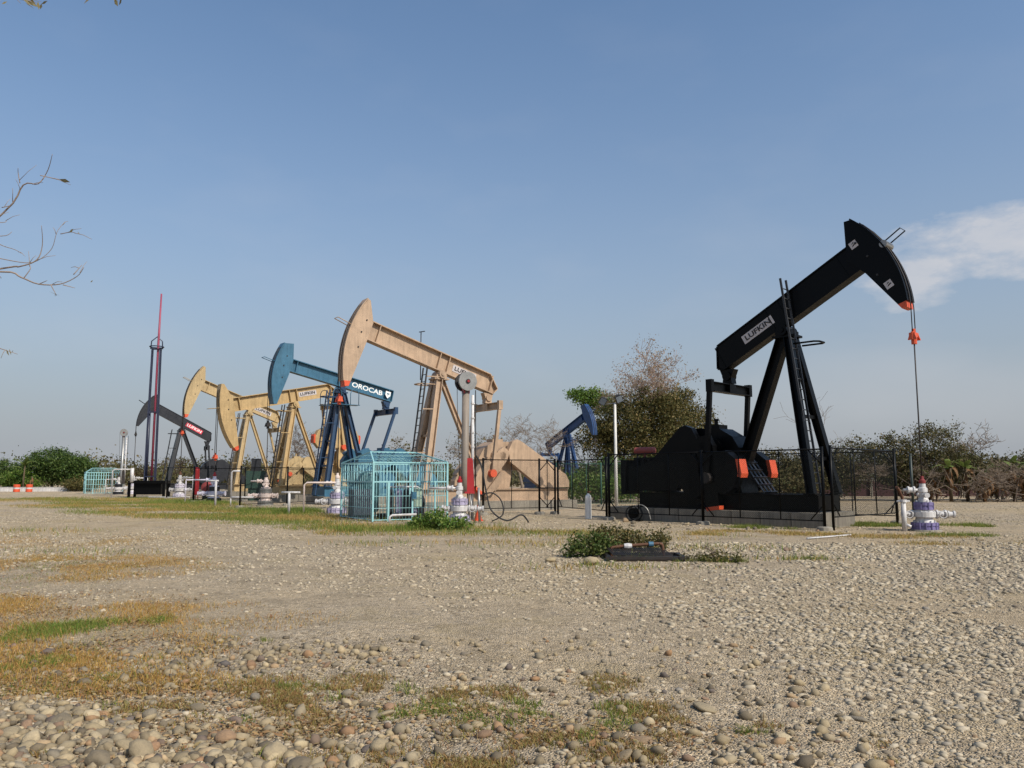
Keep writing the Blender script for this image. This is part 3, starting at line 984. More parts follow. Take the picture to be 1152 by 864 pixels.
    for s in (-1, 1):
        y = s * (E / 2 + 0.08)
        m = MB().bar((bx, y, ez + 0.16), (px_, y, pz_), 0.16, 0.16)
        m.box(bx - 0.12, bx + 0.12, y - 0.1, y + 0.1, ez - 0.2, ez + 0.26)
        m.build('pitman_arm', trim, root)
        # crank with two counterweights; the crank frame has s along the arm
        D, P = Vector((cx, cz)), Vector((-cz, cx))
        def Kp(a, b):
            q = D * a + P * b
            return (us + q.x, zs + q.y)
        y0, y1 = sorted((s * (E / 2 - 0.34), s * (E / 2 - 0.06)))
        arm = MB().prism([Kp(-0.42, -0.22), Kp(-0.42, 0.22), Kp(0, 0.36), Kp(2.2, 0.27), Kp(2.2, -0.27), Kp(0, -0.36)], y0, y1).build('crank', gp_, root)
        MB().prism([Kp(2.203, -0.28), Kp(2.203, 0.28), Kp(2.34, 0.26), Kp(2.34, -0.26)], y0 - .02, y1 + .02).build('crank_end', tip or gp_, arm)
        m = MB().lathe([(0.2, y1 if s > 0 else y0), (0.2, (y1 + 0.26) if s > 0 else (y0 - 0.26))], (px_, 0, pz_), 'Y', 12)
        m.build('wrist_pin', tip if kind == 'T' and tip else DARKSTEEL, arm)
        for q in (-1, 1):
            if q * 1 == -1 and kind == 'X':
                continue
            w = [(0.75, 0.365), (2.15, 0.3)] + [(a_, .34 + (b_ - .34) * wsc) for a_, b_ in ((2.3, 0.62), (2.1, 1.02), (1.62, 1.28), (1.1, 1.26), (0.72, 0.9))]
            pol = [Kp(a + s0, b * q) for a, b in w]
            tp = tip and (wtips == 'both' or (wtips == 'front' and Kp(1.5, q)[0] < us))
            wt = MB().prism(pol, y0 - 0.09, y1 + 0.09).build('counterweight', gp_, arm)
            tipw = [(1.72, 1.23), (1.62, 1.28), (1.1, 1.26), (1.12, 1.4), (1.64, 1.42), (1.78, 1.36)]
            tipw = [(a_, .34 + (b_ - .34) * wsc) for a_, b_ in tipw]
            MB().prism([Kp(a + s0, b * q + 0.003 * q) for a, b in tipw], y0 - 0.1, y1 + 0.1).build('counterweight', tip if tp else gp_, arm)
    # --- gearbox on its pedestal
    MB().prism([(us - 1.15, z1 + 0.03), (us + 0.75, z1 + 0.03), (us + 0.9, 2.05), (us - 0.95, 2.05)], -0.6, 0.6).build('gearbox_pedestal', gp_, root)
    m = MB().prism([(us - 0.95, 2.053), (us - 1.02, 2.75), (us - 0.75, 3.2), (us - 0.2, 3.52), (us + 0.75, 3.56), (us + 1.25, 3.2), (us + 1.3, 2.053)], -0.5, 0.5)
    m.prism([(us - 1.1, 2.62), (us + 1.38, 2.62), (us + 1.38, 2.74), (us - 1.1, 2.74)], -0.58, 0.58)
    for q in (-1, 1):
        m.lathe([(0.36, q * 0.5), (0.34, q * 0.64), (0.2, q * 0.66), (0.2, q * (E / 2 - 0.06))], (us, 0, zs), 'Y', 16)
        m.lathe([(0.26, q * 0.5), (0.22, q * 0.62)], (us + 0.85, 0, zs + 0.05), 'Y', 14)
    gb = m.build('gearbox', gp_, root)
    m = MB().box(us - 0.1, us + 0.55, -0.3, 0.3, 3.5, 3.68)
    m.lathe([(0.07, 0), (0.07, 0.16), (0.1, 0.17), (0.1, 0.24)], (us + 0.2, 0, 3.68), 'Z', 10)
    m.build('inspection_cover', gp_, gb)
    # --- belt guard and prime mover behind the gearbox
    g = guard
    gy = near * 0.74
    pol = [(us + 0.5, 2.5), (us + 0.42, 3.1), (us + 0.66, 3.55), (us + 0.95, 3.66), (us + 1.2, 3.58), (us + g + 0.75, 1.85), (us + g + 0.95, 1.5), (us + g + 0.95, 1.17), (us + g - 0.9, 1.17)]
    MB().prism(pol, min(gy, gy + near * 0.3), max(gy, gy + near * 0.3)).build('belt_guard', gp_, root)
    if rear_mass:
        m = MB().lathe([(0.2, -0.5), (0.36, -0.46), (0.38, 0.0), (0.38, 0.42), (0.3, 0.5)], (us + g + 0.2, 0.05, 1.6), 'Y', 16)
        m.box(us + g - 0.15, us + g + 0.55, -0.4, 0.5, 1.14, 1.28)
        m.box(us + g, us + g + 0.4, 0.1, 0.35, 1.9, 2.1)
        m.build('motor', gp_, root)
    # --- ladder up the front of the post
    ladm = ladm or trim
    if lad:
        a, b = Vector(lad[0]), Vector(lad[1])
    else:
        a, b = Vector((A - 1.78, near * .3, 0.6)), Vector((A - 0.95, near * .3, H + ladder_up))
    lad = MB()
    for s in (-1, 1):
        o = Vector((0, s * 0.21, 0))
        lad.bar(a + o, b + o, 0.05, 0.07)
    lad = lad.build('ladder', ladm, root)
    n = int((b - a).length / 0.36)
    rung = MB().tube([(0, -0.21, 0), (0, 0.21, 0)], 0.02, 5).mesh('rung', ladm)
    for k in range(1, n):
        p = a.lerp(b, k / n)
        put('rung', rung, lad, Matrix.Translation(p))
    for f in (0.35, 0.68, 0.93):
        p = a.lerp(b, f)
        q = Vector(feet[0][0]).lerp(Vector(feet[0][1]), f)
        MB().bar(p + Vector((0, -0.2, 0)), (q.x - 0.05, p.y - 0.2, p.z + 0.02), 0.05, 0.05).build('ladder_stay', trim, root)
    # small safety ring at the top of the post
    pz0 = H - 0.62
    m = MB().tube([(A - 0.4, 0.34, pz0), (A - 1.15, 0.34, pz0), (A - 1.28, 0.2, pz0), (A - 1.28, -0.2, pz0), (A - 1.15, -0.34, pz0), (A - 0.4, -0.34, pz0)], 0.035, 6)
    m.build('safety_ring', trim, root)
    # --- sign on the beam
    if sign:
        txt, hgt, l0, pm, lm, bg = sign
        yy = near * (0.2 if kind == 'L' else 0.035)
        me, wd = text_mesh(txt, hgt, lm, 0.009 * hgt / .3)
        # text faces the near side; runs so that it reads upright
        ux = Vector((ct, 0, -st)) if near < 0 else Vector((-ct, 0, st))
        uz = Vector((st, 0, ct))
        un = Vector((0, near, 0))
        x, z = B(l0, vb + bt * 0.5)
        if bg:
            pl = MB().box(-wd / 2 - 0.12, wd / 2 + 0.12, -hgt * 0.5 - 0.07, hgt * 0.5 + 0.07, 0, 0.012).mesh('name_plate', pm)
            M = Matrix((ux, uz, un)).transposed().to_4x4()
            M.translation = Vector((x, yy + near * 0.004, z))
            po = put('name_plate', pl, root, M)
            put('lettering', me, po, Matrix.Translation((0, 0, 0.018)))
        else:
            M = Matrix((ux, uz, un)).transposed().to_4x4()
            M.translation = Vector((x, yy + near * 0.012, z))
            put('lettering', me, root, M)
    return root, dict(A=A, us=us, H=H, B=B, zc=zc, x0=x0, x1=x1, B_=B, near=near)

def plinth(label, X, Y, th, x0, x1, n, w=2.5, h=0.5):
    r = thing('concrete_plinth', label, 'plinth', (X, Y, 0), R(th), 'concrete footings under the pumping units')
    L = (x1 - x0) / n
    me = MB().box(-L / 2 + 0.012, L / 2 - 0.012, -w / 2, w / 2, 0, h).mesh('block', CONCRETE)
    for k in range(n):
        M = Matrix.Translation((x0 + L * (k + 0.5), random.uniform(-.02, .02), 0)) @ Matrix.Scale(1 + random.uniform(-.004, .0), 4, (0, 0, 1))
        put('block', me, r, M)
    return r

# the black unit on the right
p1, g1 = pumpjack('pumpjack', 'large black pumpjack at right with a raised horsehead and white name plate', 13.01, 25.65, 134.3, 4.33, 2.69, 7.03, 28.7,
    BLACK, kind='L', near=1, crank=262, us=7.15, rear=2.25, rear_w=0.38, leg_w=0.27, foot_y=1.0, E=2.6, guard=2.3, s0=-0.45, ladder_up=1.3,
    sign=('LUFKIN', 0.2, -0.86, SIGNW, LETTER, True), bt=0.9, wtips='front', lad=((3.2, .36, .75), (4.12, .55, 8.75)), ladm=LADDER)
plinth('long row of grey concrete blocks under the large black pumpjack', 13.01, 25.65, 134.3, 2.7, 11.7, 8)
# white notices on its head
for l, v in ((3.55, 0.95), (3.75, -0.95)):
    x, z = g1['B'](l, v)
    ux, uz = Vector((-math.cos(R(28.7)), 0, math.sin(R(28.7)))), Vector((math.sin(R(28.7)), 0, math.cos(R(28.7))))
    M = Matrix((ux, uz, Vector((0, 1, 0)))).transposed().to_4x4()
    M.translation = Vector((x, 0.262, z))
    nt_ = put('notice_plate', MB().box(-0.13, 0.13, -0.13, 0.13, 0, 0.006).mesh('notice_plate', SIGNW), p1, M @ Matrix.Rotation(R(0), 4, 'Z'))
    put('print', MB().add([(-.08, -.06, .009), (.09, -.02, .009), (.08, .02, .009), (-.02, .0, .009)], [(0, 1, 2, 3)]).add([(-.07, .03, .009), (.05, .05, .009), (.03, .09, .009)], [(0, 1, 2)]).mesh('print', LETTER), nt_)
# polished bracket foot that catches the sun, slotted step plate, engine behind
m = MB()
x, z = g1['B'](4.33, 0.32)
MB().lathe([(0.13, -0.3), (0.13, 0.3)], (x, 0, z), 'Y', 12).build('track_clamp', STEEL, p1)
m = MB()
a, b = Vector((6.15, 0, 2.45)), Vector((5.2, 0, 1.12))
d = (b - a)
for s in (-0.42, -0.14, 0.14, 0.42):
    m.bar(a + Vector((0, s, 0)), b + Vector((0, s, 0)), 0.1, 0.03, (1, 0, 0.7))
for k in range(6):
    q = a.lerp(b, k / 5)
    m.bar(q + Vector((0, -0.46, 0.002)), q + Vector((0, 0.46, 0.002)), 0.14, 0.034, (1, 0, 0.7))
m.build('slotted_guard_plate', BLACK2, p1)
m = MB().box(9.6, 11.3, -0.55, 0.5, 1.14, 2.15)
m.box(9.9, 11.1, -0.35, 0.3, 2.153, 2.5)
m.lathe([(0.55, -0.08), (0.55, 0.08)], (9.9, 0.62, 1.8), 'Y', 18)
m.box(11.32, 11.55, -0.6, 0.6, 1.0, 2.4)
for k in range(4):
    m.lathe([(0.05, 0), (0.05, .2), (.08, .2), (.08, .26)], (10.0 + k * .28, .32, 2.15), 'Z', 8)
eng = m.build('engine', BLACK, p1)
MB().lathe([(0.03, -0.5), (0.15, -0.46), (0.15, 0.46), (0.03, 0.5)], (10.75, 0, 2.78), 'X', 14).tube([(10.75, 0, 2.45), (10.75, 0, 2.78)], 0.05, 8).build('silencer', paint('dull_red_paint', (130, 58, 52), 0.6, 0.4), eng)
MB().tube([(9.8, -.1, 2.4), (9.8, -.1, 2.85), (9.65, -.1, 2.95), (9.3, -.1, 2.93)], 0.05, 8).build('exhaust_pipe', STEEL, eng)

# the row on the left
p2, g2 = pumpjack('pumpjack', 'pinkish tan pumpjack with raised horsehead behind the turquoise cage', -8.10, 37.51, 34.0, 5.3, 2.99, 6.94, 17.1, TAN,
    kind='T', near=-1, crank=232, us=8.45, rear=2.7, rear_w=0.24, leg_w=0.34, E=2.35, guard=3.4, ladder_up=0.2, ladm=DARKSTEEL, wsc=.35,
    sign=('LUFKIN', 0.21, -1.35, SIGNW, LETTER, True))
plinth('row of grey concrete blocks under the pinkish tan pumpjack', -8.10, 37.51, 34.0, 3.7, 13.2, 6, h=0.497)
MB().tube([(4.5, .5, 6.6), (4.5, .5, 9.1)], .025, 6).tube([(4.5, .1, 9.05), (4.5, .7, 9.1)], .025, 6).build('hand_pole', DARKSTEEL, p2)
p3, g3 = pumpjack('pumpjack', 'teal blue pumpjack with white lettering and shield on its beam', -14.98, 49.26, 39.4, 4.78, 3.53, 7.51, 11.5, BLUE, DEEPBLUE,
    kind='B', near=-1, crank=205, us=7.9, rear=1.7, rear_w=0.28, leg_w=0.3, bt=0.72, E=2.5, guard=3.0, tip=None, rear_pair=True, ladder_up=-0.2,
    sign=('OROCAB', 0.32, -1.95, None, LETTERW, False), rodr=0.025)
plinth('row of grey concrete blocks under the teal blue pumpjack', -14.98, 49.26, 39.4, 3.2, 12.0, 6, h=0.497)
# shield emblem at the end of the teal beam
x, z = g3['B'](-3.45, 0.12 + 0.36)
ct, st = math.cos(R(11.5)), math.sin(R(11.5))
M = Matrix((Vector((ct, 0, -st)), Vector((st, 0, ct)), Vector((0, -1, 0)))).transposed().to_4x4()
M.translation = Vector((x, -0.25, z))
sh = put('shield_emblem', MB().prism([(-.2, .22), (.2, .22), (.2, -.05), (0, -.26), (-.2, -.05)], 0, 0.01, Matrix.Rotation(R(-90), 4, 'X') @ Matrix.Scale(-1, 4, (0, 1, 0))).mesh('shield_emblem', LETTERW), p3, M)
put('print', MB().add([(-.1, .1, .016), (.1, .1, .016), (.1, .02, .016), (-.1, .02, .016)], [(0, 1, 2, 3)]).add([(-.03, 0, .016), (.03, 0, .016), (0, -.14, .016)], [(0, 1, 2)]).mesh('print', BLUE), sh)
# service deck with hooped rails round the teal post
def deck(par, A, H, mat):
    zd = H - 1.15
    m = MB().box(A - 1.0, A + 1.0, -0.95, -0.35, zd, zd + 0.04).box(A - 1.0, A + 1.0, 0.35, 0.95, zd, zd + 0.04)
    d = m.build('service_deck', mat, par)
    for sx in (-1, 1):
        for y in (-0.9, 0.9):
            x = A + sx * 0.62
            MB().tube([(x - .3, y, zd), (x - .3, y, zd + 0.75), (x - .2, y, zd + .98), (x, y, zd + 1.05), (x + .2, y, zd + .98), (x + .3, y, zd + 0.75), (x + .3, y, zd)], 0.025, 5).build('hoop_rail', mat, d)
deck(p3, 4.78, 7.51, BLUE)
p4, g4 = pumpjack('pumpjack', 'yellow tan pumpjack with its horsehead dipped low between tan and teal units', -20.21, 54.92, 42.0, 5.64, 3.11, 7.12, -12.0, TAN2,
    kind='T', near=-1, crank=88, us=9.1, wtips='both', ladm=DARKSTEEL, rear=2.5, rear_w=0.24, leg_w=0.36, E=2.4, guard=3.2, s0=0.35, ladder_up=-0.2,
    sign=('LUFKIN', 0.21, -1.2, SIGNW, LETTER, True), rodr=0.03)
plinth('row of grey concrete blocks under the pumpjack with the dipped head', -20.21, 54.92, 42.0, 4.0, 13.5, 6, h=0.497)
p5, g5 = pumpjack('pumpjack', 'pale tan pumpjack with raised horsehead farthest back of the tan units', -28.39, 69.13, 37.5, 5.68, 2.59, 7.64, 20.1, TAN3,
    kind='T', near=-1, crank=222, us=10.1, ladm=DARKSTEEL, wsc=.5, rear=2.4, rear_w=0.26, leg_w=0.38, E=2.4, guard=3.2, ladder_up=-0.2,
    sign=('LUFKIN', 0.24, -1.2, SIGNW, LETTER, True), rodr=0.035)
plinth('row of grey concrete blocks under the farthest tan pumpjack', -28.39, 69.13, 37.5, 4.0, 14.5, 6, h=0.497)
p6, g6 = pumpjack('pumpjack', 'dark grey pumpjack at far left with a red name plate behind the mast', -38.66, 82.54, 28.8, 4.34, 2.91, 6.91, 28.2, BLACK2,
    kind='L', near=-1, crank=262, us=7.4, rear=2.3, rear_w=0.36, leg_w=0.4, E=2.3, guard=2.6, s0=-0.45, tip=None, ladder_up=-0.2,
    sign=('LUFKIN', 0.28, -1.1, SIGNR, LETTERW, True), rodr=0.035)
plinth('row of grey concrete blocks under the dark grey pumpjack', -38.66, 82.54, 28.8, 2.7, 12.4, 6, h=0.497)
p7, g7 = pumpjack('pumpjack', 'small looking navy blue pumpjack far behind the green fence', 9.4, 90.8, 127.0, 4.71, 3.61, 6.71, 25.3, NAVY,
    kind='B', near=1, crank=262, us=8.2, rear=1.6, rear_w=0.3, leg_w=0.34, bt=0.76, E=2.45, guard=2.8, tip=None, rear_pair=True, ladder_up=-0.3,
    sign=('OROCAB', 0.32, -1.95, None, LETTERW, False), rodr=0.035)
plinth('row of grey concrete blocks under the navy blue pumpjack', 9.4, 90.8, 127.0, 3.0, 12.4, 6, h=0.497)
deck(p7, 4.71, 6.71, NAVY)

# ================================================================== wellheads
def valve(m_, hw, c, axis, r=0.07, l=0.3):
    c = Vector(c)
    d = {'X': Vector((1, 0, 0)), 'Y': Vector((0, 1, 0))}[axis]
    prof = [(r * 1.9, -l / 2), (r * 1.9, -l / 2 + .05), (r, -l / 2 + .05), (r * 1.4, -.06), (r * 1.4, .06), (r, l / 2 - .05), (r * 1.9, l / 2 - .05), (r * 1.9, l / 2)]
    m_.lathe(prof, c, axis, 12)

def wellhead(label, x, y, rz, lower, upper, top, flow=1.5, arm=1, side=1, scale=1.0, riser=True):
    r = thing('wellhead', label, 'wellhead', (x, y, 0), R(rz), 'wellheads of the pad')
    k = scale
    def P(prof, z=0):
        return [(a * k, (b + z) * k) for a, b in prof]
    MB().lathe(P([(0.5, 0), (0.48, 0.05), (0.2, 0.05)]), n=20).build('cellar_ring', CONCRETE, r)
    m = MB().lathe(P([(0.38, 0.05), (0.38, 0.13), (0.36, 0.13), (0.36, 0.17), (0.38, 0.17), (0.38, 0.27)]), n=24)
    m.build('base_flange', lower, r)
    m = MB()
    for j in range(10):
        a = 2 * math.pi * j / 10
        m.lathe(P([(0.03, 0.27), (0.03, 0.33)]), (0.31 * k * math.cos(a), 0.31 * k * math.sin(a), 0), 'Z', 6)
    m2_ = MB()
    for j in range(14):
        a = 2 * math.pi * j / 14
        m2_.lathe(P([(0.022, 0.06), (0.022, 0.262)]), (0.385 * k * math.cos(a), 0.385 * k * math.sin(a), 0), 'Z', 5)
    m.build('stud_ring', upper, r)['kind'] = 'stuff'
    m = MB().lathe(P([(0.3, 0.272), (0.26, 0.36), (0.24, 0.42), (0.34, 0.44), (0.34, 0.6), (0.26, 0.62), (0.25, 0.66)]), n=22)
    m.build('casing_head', upper, r)
    MB().lathe(P([(0.28, 0.663), (0.28, 0.74), (0.26, 0.74), (0.26, 0.8), (0.28, 0.8), (0.28, 0.9)]), n=22).build('tubing_flange', lower, r)
    m = MB()
    for j in range(8):
        a = 2 * math.pi * j / 8 + .2
        m.lathe(P([(0.028, 0.9), (0.028, 0.96)]), (0.22 * k * math.cos(a), 0.22 * k * math.sin(a), 0), 'Z', 6)
        m2_.lathe(P([(0.02, 0.68), (0.02, 0.892)]), (0.287 * k * math.cos(a), 0.287 * k * math.sin(a), 0), 'Z', 5)
        m.lathe(P([(0.03, 0.6), (0.03, 0.64)]), (0.3 * k * math.cos(a), 0.3 * k * math.sin(a), 0), 'Z', 6)
    m.build('stud_ring', upper, r)['kind'] = 'stuff'
    m2_.build('stud_ring', lower, r)['kind'] = 'stuff'
    m = MB().lathe(P([(0.17, 0.902), (0.15, 1.0), (0.11, 1.04), (0.11, 1.2), (0.14, 1.22), (0.14, 1.34), (0.1, 1.36), (0.09, 1.48)]), n=18)
    m.build('pumping_tee', upper, r)
    MB().lathe(P([(0.08, 1.482), (0.1, 1.5), (0.1, 1.58), (0.06, 1.62), (0.045, 1.72)]), n=14).build('stuffing_box', top, r)
    # side outlets
    for s, z, l in ((side, 0.52, 0.86), (-side, 0.52, 0.5)):
        m = MB().tube([(s * 0.3 * k, 0, z * k), (s * l * k, 0, z * k)], 0.05 * k, 10)
        valve(m, None, (s * (0.3 + 0.2) * k, 0, z * k), 'X', 0.075 * k, 0.3 * k)
        if l > 0.6:
            valve(m, None, (s * 0.8 * k, 0, z * k), 'X', 0.06 * k, 0.22 * k)
        o = m.build('side_valve', upper, r)
        MB().ring((s * 0.5 * k, -0.2 * k, z * k), 0.11 * k, 0.016 * k, 'Y', 12, 5).tube([(s * .5 * k, 0, z * k), (s * .5 * k, -.2 * k, z * k)], .02 * k, 5).build('handwheel', upper, o)
    # polished rod clamp ring and small blowout preventer screws
    m = MB().tube([(0, -0.34 * k, 1.12 * k), (0, 0.34 * k, 1.12 * k)], 0.045 * k, 8)
    m.lathe(P([(0.08, -0.38), (0.08, -0.24)]), (0, 0, 1.12 * k), 'Y', 10)
    m.lathe(P([(0.08, 0.24), (0.08, 0.38)]), (0, 0, 1.12 * k), 'Y', 10)
    m.build('rod_preventer', upper, r)
    # flow line
    m = MB().tube([(0, 0, 1.28 * k), (-arm * flow * 0.45 * k, 0, 1.28 * k)], 0.045 * k, 8)
    valve(m, None, (-arm * 0.35 * k, 0, 1.28 * k), 'X', 0.06 * k, 0.22 * k)
    if riser:
        q = -arm * flow * 0.62 * k
        m.tube([(-arm * flow * 0.45 * k, 0, 1.28 * k), (q, 0, 1.28 * k), (q, 0, 1.2 * k), (q, 0, 0.0)], 0.034 * k, 8)
        m.lathe(P([(0.07, 0.7), (0.07, 0.8)]), (q, 0, 0), 'Z', 10)
    m.build('flow_line', upper, r)
    return r

WARMW = paint('rusty_white_paint', (214, 196, 186), 0.5, 0.45, (150, 90, 60))
LW = paint('lilac_white_paint', (206, 200, 212), 0.5, 0.35, (150, 120, 110))
wellhead('purple and white wellhead with red cap below the large black pumpjack', 13.01, 25.65, -8, PURPLE, WHITE, paint('dark_red_cap', (120, 36, 34), 0.6, 0.3), 1.3, 1, 1, riser=False)
wellhead('pale lilac and white wellhead under the pinkish tan pumpjack, left of the cage', -8.10, 37.51, -5, LILAC, WHITE, WARMW, 2.0, 1, -1, 1.1, riser=False)
wellhead('lilac and white wellhead at the foot of the pulley unit, right of the cage', -1.96, 30.3, -4, LILAC, WHITE, RED, 2.6, 1, 1, 1.0, riser=False)
wellhead('white wellhead with rusty upper body under the teal blue pumpjack', -14.98, 49.26, 0, STEEL, WARMW, DARKSTEEL, 1.8, 1, -1, 1.15, riser=False)
wellhead('grimy grey wellhead below the dipped tan horsehead', -20.21, 54.92, 0, BLACK2, LW, RED, 2.6, 1, -1, 1.2)
wellhead('bright white wellhead under the farthest tan pumpjack', -28.39, 69.13, 0, LW, WHITE, RUST, 1.6, -1, 1, 1.3)
wellhead('white wellhead under the dark grey pumpjack at far left', -38.66, 82.54, 0, LW, WHITE, RUST, 1.8, -1, -1, 1.3)
wellhead('half hidden white wellhead under the navy blue pumpjack', 9.4, 90.8, 0, LW, WHITE, RUST, 1.8, -1, -1, 1.3)

# ================================================================== hydraulic pulley units and the tall mast
def pulley_unit(label, x, y, rz, hgt, base, pole, disc):
    r = thing('pulley_unit', label, 'pumping unit', (x, y, 0), R(rz), 'pulley pumping units')
    m = MB().box(0.22, 0.46, -0.13, 0.13, 1.15, 2.4).box(0.14, 0.54, -0.18, 0.18, 1.08, 1.15)
    m.prism([(0.46, 1.15), (0.56, 1.15), (0.5, 2.3), (0.46, 2.4)], -0.08, 0.08)
    m.build('power_cylinder', base, r)
    MB().tube([(0.2, 0, 1.1), (0.2, 0, 1.9), (0.22, 0, hgt - 0.35)], 0.14, 14).build('lift_column', pole, r)
    m = MB().tube([(0.5, -0.02, 0.1), (0.5, -0.02, hgt - 0.5)], 0.055, 8)
    for z in np.arange(2.8, hgt - 0.6, 0.55):
        m.lathe([(0.08, z), (0.08, z + 0.05)], (0.5, -0.02, 0), 'Z', 8)
    m.build('guide_tube', WHITE, r)
    MB().tube([(0.66, 0.05, 1.2), (0.64, 0.05, hgt - 0.3)], 0.02, 5).build('hose', RUBBER, r)
    for s, mt in ((-0.24, disc), (0.16, DARKSTEEL)):
        pu = MB().lathe([(0.1, s), (0.36, s), (0.36, s + 0.03), (0.3, s + 0.05), (0.36, s + 0.07), (0.36, s + 0.1), (0.1, s + 0.1)], (0.22, 0, hgt), 'Y', 26).build('pulley', mt, r)
        MB().lathe([(0.09, s - 0.03), (0.09, s + 0.13)], (0.22, 0, hgt), 'Y', 12).build('hub', DARKSTEEL, pu)
    m = MB().lathe([(0.05, -0.3), (0.05, 0.3)], (0.22, 0, hgt), 'Y', 10).box(0.1, 0.34, -0.12, 0.12, hgt - 0.45, hgt)
    m.build('pulley_yoke', RED, r)
    MB().tube([(-0.14, 0, hgt), (-0.1, 0, hgt - 1.5), (0, 0, 1.6)], 0.012, 5).build('lift_cable', DARKSTEEL, r)
    for s in (-1, 1):
        MB().tube([(0.5, s * 0.25, 0.0), (0.36, s * 0.1, 1.1)], 0.03, 6).build('support_leg', STEEL, r)
    return r
pulley_unit('slender hydraulic pulley unit with red base beside the cage', -1.96, 30.3, 24, 5.3, RED, paint('weathered_steel', (128, 116, 104), 0.6, 0.4), STEEL)
pulley_unit('distant pulley unit beside the far turquoise cage', -39.2, 80.6, 24, 6.2, DARKSTEEL, STEEL, STEEL)
wellhead('low dark wellhead under the distant pulley unit', -39.2, 80.6, 10, BLACK2, WHITE, DARKSTEEL, 1.6, 1, -1, 1.2)

r = thing('pump_mast', 'tall navy mast with a faded red rod rising far above it', 'mast', (-31.45, 70.2, 0), R(10))
MASTB = paint('mast_navy_paint', (34, 40, 62), 0.45, 0.2, (110, 100, 100))
for sx in (-1, 1):
    for sy in (-1, 1):
        MB().bar((sx * .42, sy * 0.2, 1.4), (sx * 0.34, sy * 0.16, 13.1), 0.1, 0.1).build('mast_leg', MASTB, r)
for k in range(9):
    z = 1.8 + k * 1.4
    f = (z - 1.4) / 11.7
    x, y = .42 - .08 * f, .2 - .04 * f
    m = MB()
    for s in (-1, 1):
        m.bar((s * x, -y, z), (s * x, y, z), 0.06, 0.06)
        if k % 4 == 0:
            m.bar((-x, s * y, z), (x, s * y, z), 0.08, 0.08)
    m.build('mast_tie', MASTB, r)
MB().tube([(0.12, 0, 1.4), (0.12, 0, 13.6), (0.16, 0, 18.0)], [0.1, 0.1, 0.07], 8).build('lift_rod', PINKRED, r)
MB().tube([(-.35, 0.1, 1.4), (-.35, 0.1, 7.5)], 0.12, 8).build('cylinder', MASTB, r)
m = MB().tube([(-0.5, 0, 13.0), (-0.45, 0, 13.7), (0, 0, 14.1), (0.45, 0, 13.7), (0.5, 0, 13.0)], 0.05, 6)
m.ring((0, 0, 13.2), 0.58, 0.05)
m.build('crown_hoop', MASTB, r)
m = MB().box(-1.5, 1.5, -1.0, 1.0, 1.2, 1.45).box(-1.1, 1.1, -0.7, 0.7, 0.25, 1.2)
for sx in (-1, 1):
    for sy in (-1, 1):
        m.box(sx * 1.4 - .1, sx * 1.4 + .1, sy * .9 - .1, sy * .9 + .1, 0, 1.2)
m.build('base_frame', BLACK, r)
m = MB().tube([(-1.2, -1.0, 2.4), (-2.6, -1.0, 2.4), (-2.75, -1.0, 2.3), (-2.75, -1.0, 0)], 0.055, 8).tube([(-1.2, -1.0, 2.5), (-1.2, -1.0, 1.3)], 0.15, 8)
m.build('flow_line', WHITE, r)

# ================================================================== fences
def mesh_wires(L, z0, z1, pitch=0.075, w=0.0024):
    """crossing diagonal wires of a chain-link panel in the x-z plane"""
    m = MB()
    h = z1 - z0
    for sgn, yo in ((1, -0.004), (-1, 0.004)):
        c = -h
        while c < L:
            a0, a1 = max(c, 0), min(c + h, L)
            if a1 - a0 > 0.02:
                za, zb = a0 - c, a1 - c
                if sgn < 0:
                    za, zb = h - za, h - zb
                m.bar((a0, yo, z0 + za), (a1, yo, z0 + zb), w * 1.6, w, (0, 1, 0))
            c += pitch
    return m

def fence(name, label, pts, h=2.5, rail=2.5, low=0.25, mat=BLACK, braces=(), bottom=True, mids=1, footing=True, cat='fence', posts=None, pr=0.05, pitch=0.075):
    a0 = Vector((pts[0][0], pts[0][1], 0))
    root = thing(name, label, cat, a0, 0, 'chain-link fences round the pumping units')
    P = [Vector((p[0], p[1], 0)) - a0 for p in pts]
    for i, p in enumerate(P):
        if posts and not posts[i]:
            continue
        MB().tube([p, p + Vector((0, 0, h + 0.06))], pr, 10).build('post', mat, root)
        if footing:
            MB().lathe([(0.26, 0), (0.24, 0.1), (0.18, 0.13)], p, 'Z', 9).build('post_footing', CONCRETE, root)
    for i, (p, q) in enumerate(zip(P[:-1], P[1:])):
        d = (q - p)
        L = d.length
        ang = math.atan2(d.y, d.x)
        MB().tube([p + Vector((0, 0, rail)), q + Vector((0, 0, rail))], 0.026, 6).build('top_rail', mat, root)
        if bottom:
            MB().tube([p + Vector((0, 0, low)), q + Vector((0, 0, low))], 0.02, 6).build('bottom_rail', mat, root)
        for k in range(1, mids + 1):
            c = p.lerp(q, k / (mids + 1))
            MB().tube([c + Vector((0, 0, low)), c + Vector((0, 0, rail))], 0.02, 6).build('upright', mat, root)
        me = mesh_wires(L - 0.06, low, rail, pitch).mesh('wire_mesh', WIRE)
        put('wire_mesh', me, root, Matrix.Translation(p + d * (0.03 / L)) @ Matrix.Rotation(ang, 4, 'Z'))
        if i in braces:
            for e, f in ((p, q), (q, p)):
                dd = (f - e).normalized()
                MB().tube([e + Vector((0, 0, rail - 0.5)), e + dd * 0.45 + Vector((0, 0, rail - 0.03))], 0.022, 6).build('brace', mat, root)
                MB().tube([e + Vector((0, 0, low + 0.5)), e + dd * 0.45 + Vector((0, 0, low + 0.03))], 0.022, 6).build('brace', mat, root)
    return root

